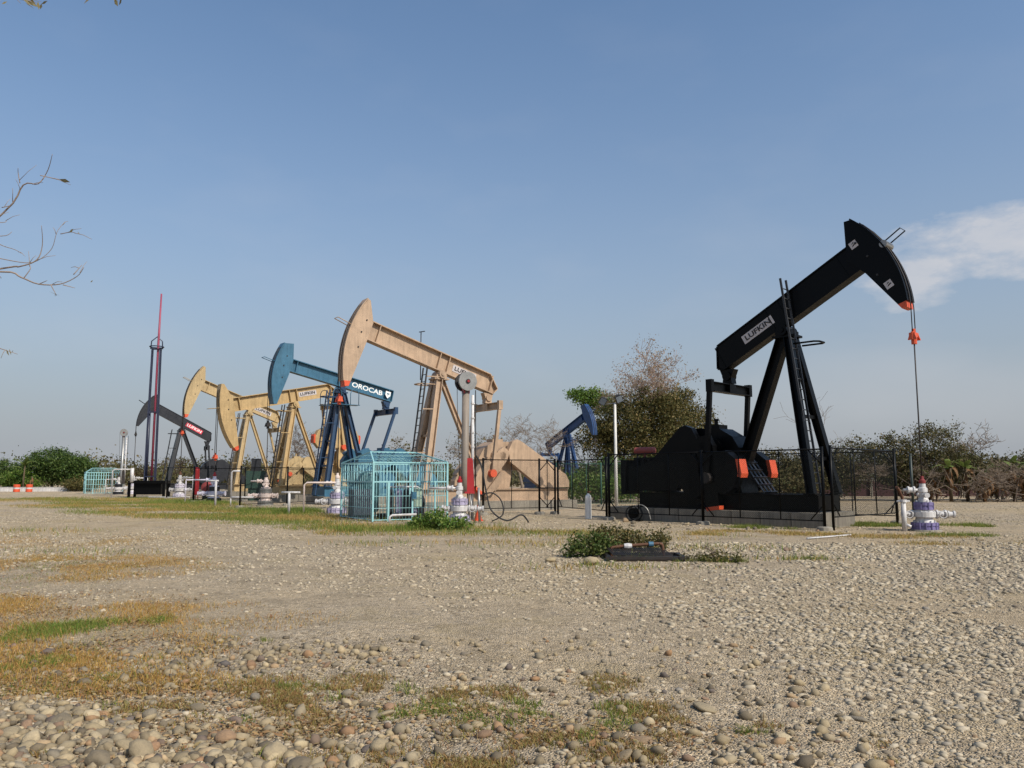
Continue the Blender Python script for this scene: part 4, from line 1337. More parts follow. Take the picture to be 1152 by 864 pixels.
def p1w(u, b):
    th = R(134.3)
    return (13.01 + math.cos(th) * u - math.sin(th) * b, 25.65 + math.sin(th) * u + math.cos(th) * b)
fence('chain_link_fence', 'black chain-link fence along the near side of the large black pumpjack', [p1w(2.27, 2.1), p1w(6.75, 2.05), p1w(11.1, 1.95)], 2.6, 2.58, 0.3, BLACK, (0, 1), mids=2)
fence('chain_link_gate', 'open black chain-link gate in front of the large pumpjack, beside the purple wellhead', [p1w(2.1, 1.85), p1w(1.9, -2.9)], 2.65, 2.62, 0.42, BLACK, (0,), mids=2, cat='gate', footing=False, pr=0.045)
fence('chain_link_fence', 'black chain-link fence along the far side of the large black pumpjack', [p1w(2.0, -3.2), p1w(5.2, -3.2), p1w(8.6, -3.2), p1w(12.4, -3.2)], 2.65, 2.62, 0.3, BLACK, (0, 1, 2), mids=1)
fence('chain_link_fence', 'chain-link fence with paired dark posts in front of the tan belt guard', [(-1.3, 36.4), (1.26, 37.3), (2.0, 37.6)], 2.5, 2.48, 0.3, BLACK, (1,), mids=1)
fence('chain_link_gate', 'braced chain-link gate between the tan pumpjack fence and the black one', [(2.12, 37.4), (3.8, 32.6)], 2.45, 2.43, 0.35, BLACK, (0,), mids=2, cat='gate', footing=False)
GM = paint('green_shade_paint', (44, 84, 70), 0.6, 0.2, (70, 90, 80))
fence('chain_link_fence', 'distant green chain-link fence behind the gate and gas bottle', [(2.6, 47), (5.2, 47.2), (7.8, 47.4), (10.4, 47.6)], 2.5, 2.48, 0.2, GM, (), mids=2, pitch=0.06)
fence('chain_link_fence', 'thin dark fence before the farthest tan pumpjack base', [(-15.3, 45.6), (-13.6, 49.0), (-12.0, 52.4)], 2.3, 2.28, 0.2, BLACK, (), mids=0, pitch=0.1)
fence('chain_link_fence', 'dark fence between the lowered tan head and teal pumpjack', [(-22.0, 56.0), (-19.3, 58.5), (-16.0, 62.0), (-13.5, 64.0)], 2.35, 2.33, 0.2, BLACK, (), mids=0, pitch=0.12)
fence('chain_link_fence', 'dark framed fence panel left of the grimy wellhead', [(-27.5, 64.5), (-24.2, 61.5), (-22.6, 60)], 2.5, 2.48, 0.2, BLACK, (), mids=0, pitch=0.12)
g_ = tag(MB().tube([(0, 0, 0), (0, 0, 2.68)], 0.055, 10).lathe([(0.06, 2.68), (0.075, 2.7), (0.04, 2.74)], n=10).build('fence_post', GREENPOST), 'lone dark green post standing behind the purple wellhead', 'post')
g_.location = (17.9, 36.2, 0)
# ================================================================== turquoise cages
def cage(label, ox, oy, rz, W, D, eave, ridge, pitch, r=0.0115, group='turquoise equipment cages', door=True):
    c = thing('equipment_cage', label, 'cage', (ox, oy, 0), R(rz), group)
    # posts and rails
    for x, y in ((0, 0), (W, 0), (0, D), (W, D)):
        MB().box(x - .035, x + .035, y - .035, y + .035, 0, eave).build('corner_post', CYAN, c)
    xs_ = (W * .2, W * .52, W * .83) if door else (W * .5,)
    for x in xs_:
        MB().box(x - .032, x + .032, -.03, .03, 0, eave * .66).build('door_post', CYAN, c)
    for z, t in ((eave - .03, .05), (eave * .66, .05), (eave * .42, .018), (eave * .22, .018), (0.06, .03), (eave * .84, .018)):
        for a, b in (((.04, 0), (W - .04, 0)), ((0, .04), (0, D - .04)), ((W, .04), (W, D - .04)), ((.04, D), (W - .04, D))):
            MB().bar((a[0], a[1], z), (b[0], b[1], z), t, t).build('rail', CYAN, c)
    bar_ = MB().tube([(0, 0, 0.06), (0, 0, eave - .05)], r, 5).mesh('bar', CYAN)
    for side in range(4):
        L = W if side % 2 == 0 else D
        n = int(L / (pitch if side % 2 == 0 else pitch * 1.7))
        for k in range(1, n):
            f = L * k / n
            p = ((f, 0), (W, f), (f, D), (0, f))[side]
            put('bar', bar_, c, Matrix.Translation((p[0], p[1], 0)))
    # hipped mesh roof: ridge along x
    h = W * .18
    rp = [(h, D / 2, ridge), (W - h, D / 2, ridge)]
    for a, b in (((0, 0, eave), rp[0]), ((W, 0, eave), rp[1]), ((0, D, eave), rp[0]), ((W, D, eave), rp[1]), (rp[0], rp[1])):
        MB().bar(a, b, .05, .05).build('roof_rib', CYAN, c)
    m = MB()
    n = int(W / pitch * .75)
    for s, yb in ((0, 0), (1, D)):
        for k in range(n):
            x = W * (k + .5) / n
            f = min(1, min(x, W - x) / h)
            top = (x, yb + (D / 2 - yb) * f, eave + (ridge - eave) * f)
            x2 = min(W, x + .35)
            f2 = min(1, min(x2, W - x2) / h) if x2 < W else 0
            m.tube([(x, yb, eave + .01), top], r * .6, 4)
        for q in range(1, 6):
            f = q / 6
            if q % 2:
                continue
            x_a, x_b = h * f, W - h * f
            m.tube([(x_a, yb + (D / 2 - yb) * f, eave + (ridge - eave) * f), (x_b, yb + (D / 2 - yb) * f, eave + (ridge - eave) * f)], r * .8, 4)
    m.build('roof_mesh', CYAN, c)
    return c
near_cage = cage('large turquoise barred cage with hipped mesh roof in front of the pumpjacks', -5.32, 31.0, 30, 3.13, 3.8, 2.29, 2.72, .135)
cage('small looking turquoise cage at far left beyond the mast', -45.6, 86.5, 30, 3.6, 3.8, 2.3, 2.75, .24, .02)
# lock box on the near cage door
MB().box(1.58, 1.76, -.12, -.04, .85, 1.12).box(1.62, 1.72, -.14, -.12, .92, 1.0).build('lock_box', BLUE, near_cage)
def in_cage(x, y):
    c, s = math.cos(R(30)), math.sin(R(30))
    return (-5.32 + x * c - y * s, 31.0 + x * s + y * c)
# what stands inside the near cage
x, y = in_cage(.45, 2.6)
CAB = paint('dark_cabinet_paint', (44, 50, 64), .5, .2)
t_ = thing('control_cabinet', 'dark blue grey control cabinet inside the near cage', 'cabinet', (x, y, 0), R(30))
MB().box(-.45, .45, -.3, .3, .12, 1.2).box(-.4, .4, -.25, .25, 0, .12).build('housing', CAB, t_)
MB().box(-.42, .42, -.33, -.303, .16, 1.16).build('door', CAB, t_)
MB().box(.3, .34, -.36, -.333, .6, .75).build('handle', STEEL, t_)
x, y = in_cage(2.0, 1.6)
t_ = thing('compressor_skid', 'lilac cylinders and dark motor skid inside the near cage', 'compressor', (x, y, 0), R(30))
MB().box(-1.0, .9, -.6, .6, .0, .22).build('skid', DARKSTEEL, t_)
for k in range(4):
    MB().lathe([(.05, .22), (.14, .26), (.14, 1.15), (.05, 1.22)], (-.75 + k * .34, -.25, 0), 'Z', 12).build('cylinder', LILAC if k % 2 else BLACK2, t_)
MB().lathe([(.2, -.45), (.33, -.4), (.33, .4), (.2, .45)], (.4, .15, .65), 'X', 14).box(.0, .8, -.1, .4, .22, .4).build('motor', BLACK2, t_)
MB().tube([(-.8, -.25, 1.3), (.4, -.25, 1.3), (.6, -.25, 1.2), (.6, -.25, .3)], .04, 8).build('manifold_pipe', WHITE, t_)
MB().box(.15, .5, -.52, -.4, .5, 1.25).box(.22, .43, -.535, -.52, .8, 1.1).build('gauge_panel', paint('pale_green_panel', (150, 168, 150), .5, .2), t_)
x, y = in_cage(1.0, 3.2)
t_ = thing('storage_tank', 'turquoise green tank at the back inside the near cage', 'tank', (x, y, 0), R(30))
TK = paint('teal_tank_paint', (40, 78, 82), .5, .25)
MB().lathe([(.05, 1.95), (.38, 1.88), (.42, 1.75), (.42, .35), (.38, .25), (.05, .2)], n=20).build('shell', TK, t_)
for k in range(3):
    MB().bar((.3 * math.cos(k * 2.1), .3 * math.sin(k * 2.1), 0), (.3 * math.cos(k * 2.1), .3 * math.sin(k * 2.1), .45), .06, .06).build('leg', TK, t_)

# ================================================================== small equipment
def pipe(name, label, pts, rad, mat, cat='pipe', loc=None):
    o = Vector(pts[0])
    o.z = 0
    ob = tag(MB().tube([Vector(p) - o for p in pts], rad, 8).build(name, mat), label, cat)
    ob.location = o
    return ob
def smooth_curve(pts, n=8):
    P = [Vector(p) for p in pts]
    P = [P[0]] + P + [P[-1]]
    out = []
    for i in range(1, len(P) - 2):
        for k in range(n):
            t = k / n
            a, b, c, d = P[i - 1], P[i], P[i + 1], P[i + 2]
            out.append(.5 * ((2 * b) + (c - a) * t + (2 * a - 5 * b + 4 * c - d) * t * t + (3 * b - a - 3 * c + d) * t ** 3))
    out.append(P[-2])
    return out
# gas bottle
t_ = thing('gas_bottle', 'tall white gas bottle standing by the chain-link gate', 'gas bottle', (3.1, 33.0, 0))
MB().lathe([(.11, 0), (.13, .02), (.13, .86), (.11, .95), (.05, 1.0), (.04, 1.04)], n=18).build('body', paint('bottle_paint', (206, 204, 200), .4, .2), t_)
MB().lathe([(.025, 1.04), (.025, 1.14)], n=8).box(-.03, .12, -.025, .025, 1.08, 1.13).build('valve', RUST, t_)
# floodlight pole
t_ = thing('floodlight_pole', 'tall pale pole with two floodlights beside the black pumpjack', 'light pole', (5.15, 40.0, 0))
MB().tube([(0, 0, 0), (0, 0, 2.4), (0, 0, 5.4)], [.09, .075, .06], 12).build('pole', paint('pale_pole_paint', (208, 204, 196), .5, .25), t_)
MB().tube([(-.65, 0, 5.3), (.3, 0, 5.42)], .025, 6).tube([(0, 0, 2.45), (.35, 0, 2.5), (.7, 0, 2.45)], .03, 6).build('cross_arm', STEEL, t_)
for x, z, a in ((-.6, 5.5, .5), (.18, 5.62, -.4)):
    fl = put('floodlight', MB().prism([(-.16, -.17), (.16, -.17), (.1, .17), (-.1, .17)], -.1, .1).box(-.18, .18, -.13, -.1, -.19, .19).mesh('floodlight', DARKSTEEL), t_, Matrix.Translation((x, -.05, z)) @ Matrix.Rotation(a, 4, 'Y') @ Matrix.Rotation(.5, 4, 'X'))
    put('lens', MB().box(-.15, .15, -.142, -.132, -.16, .16).mesh('lens', paint('lamp_glass', (120, 130, 140), .15, .1)), fl)
# hoses
pipe('hose', 'black hose hanging from the pulley unit down to the ground', smooth_curve([(-1.35, 30.35, 2.5), (-1.15, 30.3, 2.1), (-.95, 30.2, 1.1), (-.75, 30.1, .45), (-.2, 30, .1), (.35, 30.2, .3), (.62, 30.3, .02)]), .03, RUBBER, 'hose')
pipe('hose', 'looped black hose lying before the tan gearbox', smooth_curve([(-1.2, 30.6, 1.0), (-.75, 30.5, 1.1), (-.4, 30.5, .8), (-.35, 30.4, .3), (-.75, 30.3, .06)]), .025, RUBBER, 'hose')
pipe('stay_pipe', 'pale slanted stay pipe at the foot of the pulley unit', [(-1.25, 30.3, 1.3), (-1.2, 30.2, .05)], .05, STEEL)
# hose reel
t_ = thing('hose_reel', 'black hose reel on the ground before the black engine', 'hose reel', (4.75, 31.6, 0), R(-30))
for s in (-.14, .14):
    MB().ring((0, s, .3), .28, .03, 'Y', 18, 6).build('wheel', RUBBER, t_)
MB().lathe([(.2, -.12), (.2, .12)], (0, 0, .3), 'Y', 14).box(-.3, .3, -.16, .16, .0, .05).build('drum', BLACK, t_)
MB().tube(smooth_curve([(0, 0, .56), (.3, 0, .62), (.55, 0, .45), (.68, 0, .06)]), .025, 6).build('hose_end', STEEL, t_)
# white riser next to the purple wellhead
t_ = thing('riser_pipe', 'white capped riser pipe left of the purple wellhead', 'pipe', (12.3, 25.5, 0))
MB().tube([(0, 0, 0), (0, 0, .96)], .075, 12).lathe([(.11, .9), (.11, .98)], n=12).build('riser', WHITE, t_)
MB().tube([(-.2, 0, .93), (.2, 0, .93)], .03, 8).tube([(.05, -.02, .2), (.16, -.1, .14)], .05, 8).build('crosshead', WHITE, t_)
pipe('rusty_pipe', 'rusty pipe with elbow behind the white riser', [(12.7, 26.3, .15), (12.66, 26.3, .25), (12.66, 26.3, 1.05), (12.55, 26.3, 1.3), (12.45, 26.2, 1.36)], .05, RUST)
pipe('pvc_pipe', 'thin white pipe lying on the gravel before the gate', [tuple(ground_at(908, 607) + Vector((0, 0, .03))), tuple(ground_at(957, 603) + Vector((0, 0, .03)))], .025, WHITE)
pipe('white_pipe', 'bent white pipe on the grass before the near cage', [(-4.55, 30.2, 0), (-4.55, 30.2, .22), (-4.45, 30.2, .28), (-3.6, 30.6, .3)], .045, WHITE)
t_ = thing('flow_manifold', 'white pipe frame rising beside the lilac wellhead left of the cage', 'pipe', (-9.6, 37.4, 0))
MB().tube([(0, 0, 0), (0, 0, 1.35), (.12, 0, 1.45), (1.5, 0, 1.45)], .04, 8).build('riser', WARMW, t_)
MB().tube([(-.6, -.3, 0), (-.6, -.3, 1.0)], .06, 8).tube([(-.95, -.3, 1.0), (-.1, -.3, 1.0)], .05, 8).build('stub_line', WHITE, t_)
t_ = thing('flow_manifold', 'white pipe frame left of the rusty white wellhead', 'pipe', (-17.0, 49.0, 0))
MB().tube([(0, 0, .5), (0, 0, 2.0), (.1, 0, 2.08), (.6, 0, 2.08)], .06, 8).tube([(0, 0, .5), (1.4, 0, .5)], .06, 8).tube([(0, 0, .52), (0, 0, 0)], .04, 6).build('riser', WHITE, t_)
MB().tube([(-.75, -.5, 0), (-.75, -.5, 1.55)], .07, 8).tube([(-1.3, -.5, 1.5), (-.6, -.5, 1.5)], .05, 8).tube([(-1.3, -.5, .6), (-.7, -.5, .6)], .05, 8).build('stub_line', WHITE, t_)
t_ = thing('flow_manifold', 'low white pipe frame beside the bright white far wellhead', 'pipe', (-26.4, 67.0, 0))
MB().tube([(0, 0, 0), (0, 0, 1.9)], .08, 8).tube([(-.9, 0, 1.7), (.5, 0, 1.7)], .06, 8).tube([(-3.4, -.6, .1), (0, -.6, .1)], .06, 8).build('riser', WHITE, t_)
# red vessels in the dark compound
t_ = thing('red_vessel', 'upright red vessel in front of the dark grey pumpjack base', 'tank', (-24.6, 63.0, 0))
MB().lathe([(.05, 2.5), (.2, 2.42), (.22, 2.3), (.22, .5), (.2, .4), (.05, .35)], n=16).build('shell', RED, t_)
for k in range(3):
    MB().bar((.17 * math.cos(k * 2.1), .17 * math.sin(k * 2.1), 0), (.17 * math.cos(k * 2.1), .17 * math.sin(k * 2.1), .55), .05, .05).build('leg', RED, t_)
t_ = thing('red_vessel', 'round faded red tank beside the upright red vessel', 'tank', (-23.3, 62.0, 0))
MB().lathe([(.05, -.5), (.36, -.42), (.42, -.3), (.42, .3), (.36, .42), (.05, .5)], (0, 0, .95), 'Y', 16).build('shell', paint('faded_red_tank', (150, 62, 60), .6, .3), t_)
MB().box(-.3, .3, -.3, .3, 0, .55).build('cradle', DARKSTEEL, t_)
# green transformer box behind the rusty wellhead
t_ = thing('control_cabinet', 'dark green control cabinet with grey box behind the rusty white wellhead', 'cabinet', (-19.2, 60.5, 0), R(20))
MB().box(-.7, .7, -.4, .4, .9, 2.2).box(-.5, .5, -.3, .3, 0, .9).build('housing', paint('dark_green_paint', (36, 66, 56), .5, .2), t_)
MB().box(-.35, .35, -.42, -.1, 2.2, 3.1).build('upper_box', BLACK2, t_)
# traffic cone
t_ = thing('traffic_cone', 'small orange traffic cone behind the lilac wellhead', 'cone', (-1.32, 31.6, .0))
MB().lathe([(.15, .04), (.03, .62), (.02, .63)], n=14).build('cone', ORANGE, t_)
MB().box(-.2, .2, -.2, .2, 0, .04).build('base', ORANGE, t_)
# barrels on the far left
for px, lab in ((18.5, 'left of the two orange barrels by the white wall'), (32.5, 'right of the two orange barrels by the white wall')):
    g_ = ground_at(px, 553.5)
    t_ = thing('barrel', lab, 'barrel', g_, 0, 'orange barrels by the wall')
    MB().lathe([(.34, 0), (.37, .03), (.37, .3), (.35, .33), (.35, .57), (.37, .6), (.37, .86), (.33, .9), (.3, .87)], n=18).build('body', ORANGE, t_)
    MB().lathe([(.356, .36), (.358, .54)], n=18).build('white_band', WHITE, t_)
# low white wall
a, b = ground_at(-110, 553.2), ground_at(104, 552.8)
t_ = thing('low_wall', 'long low white wall at far left before the trees', 'wall', a)
d = b - a
n = 9
L = d.length / n
me = MB().box(.01, L - .01, -.1, .1, 0, .48).box(0.03, L - .03, -.14, .14, .483, .55).mesh('wall_segment', WHITE)
for k in range(n):
    put('wall_segment', me, t_, Matrix.Translation(d * (k / n)) @ Matrix.Rotation(math.atan2(d.y, d.x), 4, 'Z'))
g_ = ground_at(73, 551)
o = tag(MB().tube([(0, 0, 0), (0, 0, 1.25)], .14, 10).lathe([(.18, 1.25), (.18, 1.3), (.05, 1.36)], n=10).build('marker_post', LW), 'short white marker post rising above the low white wall', 'post')
o.location = g_ + Vector((0, 1.2, 0))
# dark red sheet wall behind the right fence
RW = paint('dark_red_sheet', (60, 24, 25), .6, .3, (60, 40, 36), 0, 1.2)
t_ = thing('sheet_wall', 'dark red sheet wall behind the chain-link gate and hedge', 'wall', (18.5, 71, 0))
for k in range(11):
    MB().box(.03, 2.47, -.03, .03, .1, 1.42).build('sheet', RW, t_).location = (k * 2.5, -k * .25, 0)
    MB().box(-.06, .06, -.08, .08, 0, 1.6).build('post', CONCRETE, t_).location = (k * 2.5, -k * .25, 0)
MB().bar((0, 0, 1.5), (27.5, -2.75, 1.5), .12, .12).build('coping', CONCRETE, t_)
# grated pit
x0, x1, y0, y1 = PIT
t_ = thing('grated_pit', 'shallow rusty framed pit half covered by a steel grating', 'pit', ((x0 + x1) / 2, (y0 + y1) / 2, 0))
hx, hy = (x1 - x0) / 2, (y1 - y0) / 2
m = MB()
m.box(-hx, hx, -hy - .0, -hy + .06, -.7, .05).box(-hx, hx, hy - .06, hy, -.7, .05).box(-hx, -hx + .06, -hy + .06, hy - .06, -.7, .05).box(hx - .06, hx, -hy + .06, hy - .06, -.7, .05)
m.box(-hx, hx, -hy, hy, -.75, -.7)
m.build('pit_lining', paint('pit_concrete', (92, 82, 72), .9, .5, (60, 50, 42)), t_)
m = MB()
for a_, b_ in (((-hx - .08, -hy), (hx + .08, -hy)), ((-hx - .08, hy), (hx + .08, hy)), ((-hx, -hy), (-hx, hy)), ((hx, -hy), (hx, hy))):
    m.bar((a_[0], a_[1], .07), (b_[0], b_[1], .07), .07, .06)
m.build('frame', DARKSTEEL, t_)
m = MB()
for k in range(31):
    x = -.6 + k * .04
    m.box(x - .005, x + .005, -.42, .42, 0, .012)
for k in range(9):
    y = -.42 + k * .105
    m.box(-.6, .6, y - .006, y + .006, .002, .010)
gr = m.build('grating', DARKSTEEL, t_)
gr.rotation_euler = (R(6), R(1), R(4))
gr.location = (-.1, .02, .15)
m = MB().tube(smooth_curve([(-.62, .3, -.3), (-.62, .3, .14), (-.54, .3, .22), (.26, .26, .29), (.36, .26, .29), (.44, .26, .22), (.44, .26, -.3)], 5), .034, 8)
pp = m.build('pipe', RUST, t_)
MB().lathe([(.052, -.05), (.052, .05)], (.2, .265, .285), 'X', 10).build('coupling', paint('blue_coupling', (62, 104, 128), .5, .3), pp)
MB().lathe([(.05, -.08), (.062, 0), (.05, .08)], (-.28, .29, .245), 'X', 10).build('coupling', WHITE, pp)
# loose rocks by the fence
random.seed(31)
for k in range(34):
    px = random.uniform(690, 800) if k < 22 else random.uniform(800, 935)
    py = random.uniform(586, 592) + (px - 690) * .045
    g_ = ground_at(px, py)
    s = random.uniform(.08, .24) * (1.2 if px < 720 else .8)
    o = put('stone', cob_meshes[random.randrange(8)], ground)
    o.location = (g_.x, g_.y, s * .15)
    o.rotation_euler = (random.gauss(0, .3), random.gauss(0, .3), random.uniform(0, 6))
    o.scale = (s / 2 * 1.2, s / 2 * .9, s / 2 * .7)
for px, py, s in ((1103, 608, .22), (693, 613, .2), (885, 620, .2), (664, 635, .3), (620, 632, .22), (825, 632, .2)):
    g_ = ground_at(px, py)
    o = put('stone', cob_meshes[random.randrange(8)], ground)
    o.location = (g_.x, g_.y, s * .15)
    o.rotation_euler = (0, 0, random.uniform(0, 6))
    o.scale = (s / 2 * 1.3, s / 2 * .9, s / 2 * .6)
# ================================================================== vegetation
def leaves(P, size, seed, up=0.4, asp=0.55):
    """one quad per leaf (or leaf spray) at the points P"""
    g = np.random.default_rng(seed)
    n = len(P)
    nrm = g.normal(0, 1, (n, 3)) + np.array([0, 0, up])
    nrm /= np.linalg.norm(nrm, axis=1)[:, None]
    t = g.normal(0, 1, (n, 3))
    t -= nrm * (t * nrm).sum(1)[:, None]
    t /= np.linalg.norm(t, axis=1)[:, None]
    b = np.cross(nrm, t)
    s = (size * g.lognormal(0, .3, n))[:, None]
    V = np.stack([P - t * s, P - t * s * .1 + b * s * asp, P + t * s, P + t * s * .1 - b * s * asp], 1)
    F = np.arange(n * 4).reshape(n, 4)
    return V.reshape(-1, 3), F

def grow(seed, base, height, r0, spread=0.6, levels=4, kids=(3, 4), bias=0.25, wob=0.12, trunk_frac=0.3, shrink=0.72, dirn=(0, 0, 1), minr=0.006):
    """branching limbs as (points, radii) plus the tip points"""
    g = random.Random(seed)
    segs, tips = [], []
    def rec(p, d, L, r, lev):
        n = 4 if lev > 0 else 5
        pts, rs = [p.copy()], [r]
        q, dd = p.copy(), d.copy()
        for i in range(n):
            dd = (dd + Vector((g.gauss(0, wob), g.gauss(0, wob), g.gauss(0, wob) + bias * .12))).normalized()
            q = q + dd * (L / n)
            pts.append(q.copy())
            rs.append(max(minr, r * (1 - .55 * (i + 1) / n)))
        segs.append((pts, rs, lev))
        if lev >= levels:
            tips.append((q.copy(), dd.copy()))
            return
        k = g.randint(*kids)
        for j in range(k):
            f = g.uniform(.45, 1.0) if j else 1.0
            i = min(n, max(1, int(round(f * n))))
            a = g.uniform(0, 6.28)
            side = Vector((math.cos(a), math.sin(a), g.uniform(-.2, .5)))
            nd = (dd * (1 - spread * .55) + side * spread).normalized()
            rec(pts[i], nd, L * shrink * g.uniform(.75, 1.15), max(minr, rs[i] * .72), lev + 1)
        tips.append((q.copy(), dd.copy()))
    rec(Vector(base), Vector(dirn), height * trunk_frac, r0, 0)
    return segs, tips

def limbs_mesh(segs, mat, parent, sides=(8, 6, 5, 4, 3, 3)):
    m, t = MB(), MB()
    for pts, rs, lev in segs:
        (t if lev == 0 else m).tube(pts, rs, sides[min(lev, 5)], caps=False)
    t.build('trunk', mat, parent)
    if m.v:
        m.build('branches', mat, parent)

def crown_points(lobes, nclump, per, rad, seed, shell=0.55):
    """clumps spread through ellipsoid lobes, denser towards the outside; gaps stay between them"""
    g = np.random.default_rng(seed)
    vol = np.array([l[3] * l[4] * l[5] for l in lobes]) ** .8
    idx = g.choice(len(lobes), nclump, p=vol / vol.sum())
    L = np.array(lobes)[idx]
    d = g.normal(0, 1, (nclump, 3))
    d /= np.linalg.norm(d, axis=1)[:, None]
    rr = g.uniform(shell ** 3, 1, nclump) ** (1 / 3) * g.uniform(.82, 1.12, nclump)
    C = L[:, :3] + d * rr[:, None] * L[:, 3:6]
    n = g.integers(int(per * .5), int(per * 1.6), nclump)
    rep = np.repeat(np.arange(nclump), n)
    P = C[rep] + g.normal(0, 1, (len(rep), 3)) * (rad * g.uniform(.6, 1.4, nclump))[rep][:, None] * np.array([1, 1, .7])
    return P

LEAF_D = island('dark_foliage', [(0, (40, 58, 24)), (.35, (58, 80, 32)), (.7, (78, 100, 42)), (1, (104, 116, 60))], .6, .25)
LEAF_O = island('olive_brown_foliage', [(0, (52, 56, 28)), (.3, (84, 80, 40)), (.55, (110, 98, 56)), (.8, (68, 74, 34)), (1, (138, 116, 76))], .7, .25)
LEAF_B = island('dry_brown_foliage', [(0, (62, 60, 38)), (.35, (92, 84, 54)), (.65, (74, 78, 40)), (.85, (116, 100, 68)), (1, (58, 68, 32))], .8, .2)
LEAF_P = island('pinkish_dry_leaves', [(0, (146, 124, 106)), (.4, (170, 146, 126)), (.7, (130, 114, 94)), (1, (150, 138, 104))], .8, .3)
LEAF_G = island('fresh_foliage', [(0, (58, 84, 30)), (.4, (84, 112, 40)), (.75, (108, 130, 54)), (1, (130, 138, 72))], .6, .3)

def foliage_tree(name, label, cat, x, y, h, r0, lobes, nclump, per, rad, leaf, mat, seed, bark=BARKD, levels=3, shell=.5, group=None, spread=.6, scale=1):
    root = thing(name, label, cat, (x * scale, y * scale, 0), 0, group)
    root.scale = (scale,) * 3
    segs, tips = grow(seed, (0, 0, 0), h, r0, spread, levels, (3, 4), trunk_frac=.32)
    limbs_mesh(segs, bark, root)
    P = crown_points(lobes, int(nclump * 1.3), int(per * 2.4), rad * .95, seed, shell)
    v, f = leaves(P[P[:, 2] > 0.05], leaf * .62, seed + 1)
    soup('crown', v, f, mat, root)
    return root

TG = 'trees and shrubs round the pad'
# far left trees
foliage_tree('broad_tree', 'broad dark green tree with rounded crown at far left', 'tree', -61.5, 108, 5.2, .22,
    [(0, 0, 3.9, 3.4, 2.6, 1.7), (2.6, -.4, 2.9, 2.2, 2, 1.6), (-2.6, 0, 2.9, 2.2, 2, 1.6), (.5, 0, 2.2, 3.5, 2, 1.3)], 300, 22, .42, .17, LEAF_D, 201, group=TG)
foliage_tree('broad_tree', 'darker leafy tree right of the broad one, above the turquoise cage', 'tree', -57.4, 107, 4.6, .2,
    [(0, 0, 3.1, 2.2, 2, 1.5), (-.8, .4, 2.2, 2.2, 2, 1.5), (.6, -.3, 1.6, 2.3, 1.8, 1.2)], 210, 22, .4, .17, LEAF_D, 205, group=TG)
foliage_tree('leafy_shrub', 'grey green shrub at the left edge of the picture', 'shrub', -68.5, 109, 3.8, .12,
    [(0, 0, 2.6, 2.2, 2, 1.5), (-2.5, 0, 2.2, 2, 2, 1.6), (2, -.4, 1.5, 2, 1.6, 1.1)], 200, 20, .4, .16, LEAF_D, 207, group=TG)
foliage_tree('leafy_shrub', 'low bright green shrub behind the orange barrels', 'shrub', -64.6, 105.5, 2.6, .08,
    [(0, 0, 1.5, 1.9, 1.4, 1.1), (1.6, 0, 1.1, 1.3, 1.2, .9)], 120, 20, .35, .15, LEAF_G, 209, group=TG)
foliage_tree('leafy_shrub', 'low yellowish shrub near the far turquoise cage', 'shrub', -54.0, 101, 1.6, .06,
    [(0, 0, .8, 2.0, 1.2, .7)], 80, 18, .3, .13, LEAF_O, 211, group=TG)

# bare trees
def bare_tree(label, x, y, h, seed, r0=.14, spread=.75, levels=5, mat=BARK, leafn=0, leafm=None, minr=.012, trunk=.22, kids=(3, 4), name='bare_tree', leafs=.1, scale=1):
    root = thing(name, label, 'tree', (x * scale, y * scale, 0), 0, TG)
    root.scale = (scale,) * 3
    segs, tips = grow(seed, (0, 0, 0), h, r0, spread, levels, kids, trunk_frac=trunk, minr=minr, wob=.16)
    top = max(p.z for s in segs for p in s[0])
    k = h / top
    segs = [([p * k for p in pts], rs, lv) for pts, rs, lv in segs]
    limbs_mesh(segs, mat, root)
    if leafn:
        g = np.random.default_rng(seed)
        T = np.array([(p * k)[:] for p, d in tips])
        P = T[g.integers(0, len(T), leafn)] + g.normal(0, .22, (leafn, 3))
        v, f = leaves(P, leafs, seed + 3)
        soup('crown', v, f, leafm, root)
    return root
bare_tree('grey leafless tree between the tan gearbox and the navy pumpjack', 1.2, 76, 8.0, 301, .16, .8)
bare_tree('wider grey leafless tree just left of the navy pumpjack', 4.6, 79, 7.6, 302, .15, .85)
bare_tree('leafless tree seen behind the tan post and pulley column', -4.6, 78, 6.8, 303, .14, .8, leafn=500, leafm=LEAF_O)
bare_tree('leafless tree behind the teal pumpjack rods', -11.8, 90, 6.4, 304, .14, .85, leafn=900, leafm=LEAF_O)
bare_tree('dark leafless tree between the dipped tan head and teal post', -24.0, 92, 8.2, 305, .17, .8, mat=BARKD)
bare_tree('thin leafless tree left of the tan pumpjack ladder', -26.5, 97, 6.6, 306, .14, .8)
bare_tree('brownish twiggy tree right of the mast base', -47.5, 112, 5.6, 307, .12, .9, mat=BARKD, leafn=700, leafm=LEAF_B, minr=.016)
bare_tree('small twiggy tree left of the mast base', -51.5, 110, 3.6, 308, .1, .9, mat=BARKD, leafn=700, leafm=LEAF_B, minr=.016)
bare_tree('sparse leafless tree right of the black pumpjack ladder', 23.4, 61, 8.2, 309, .1, .6, levels=4, kids=(2, 3), minr=.01)
bare_tree('spreading leafless tree at the right edge behind the hedge', 36.3, 63, 6.2, 310, .16, .9, minr=.014)
bare_tree('leafless tree above the hedge right of the purple wellhead', 33.6, 66, 5.6, 311, .1, .7, levels=4, minr=.014)

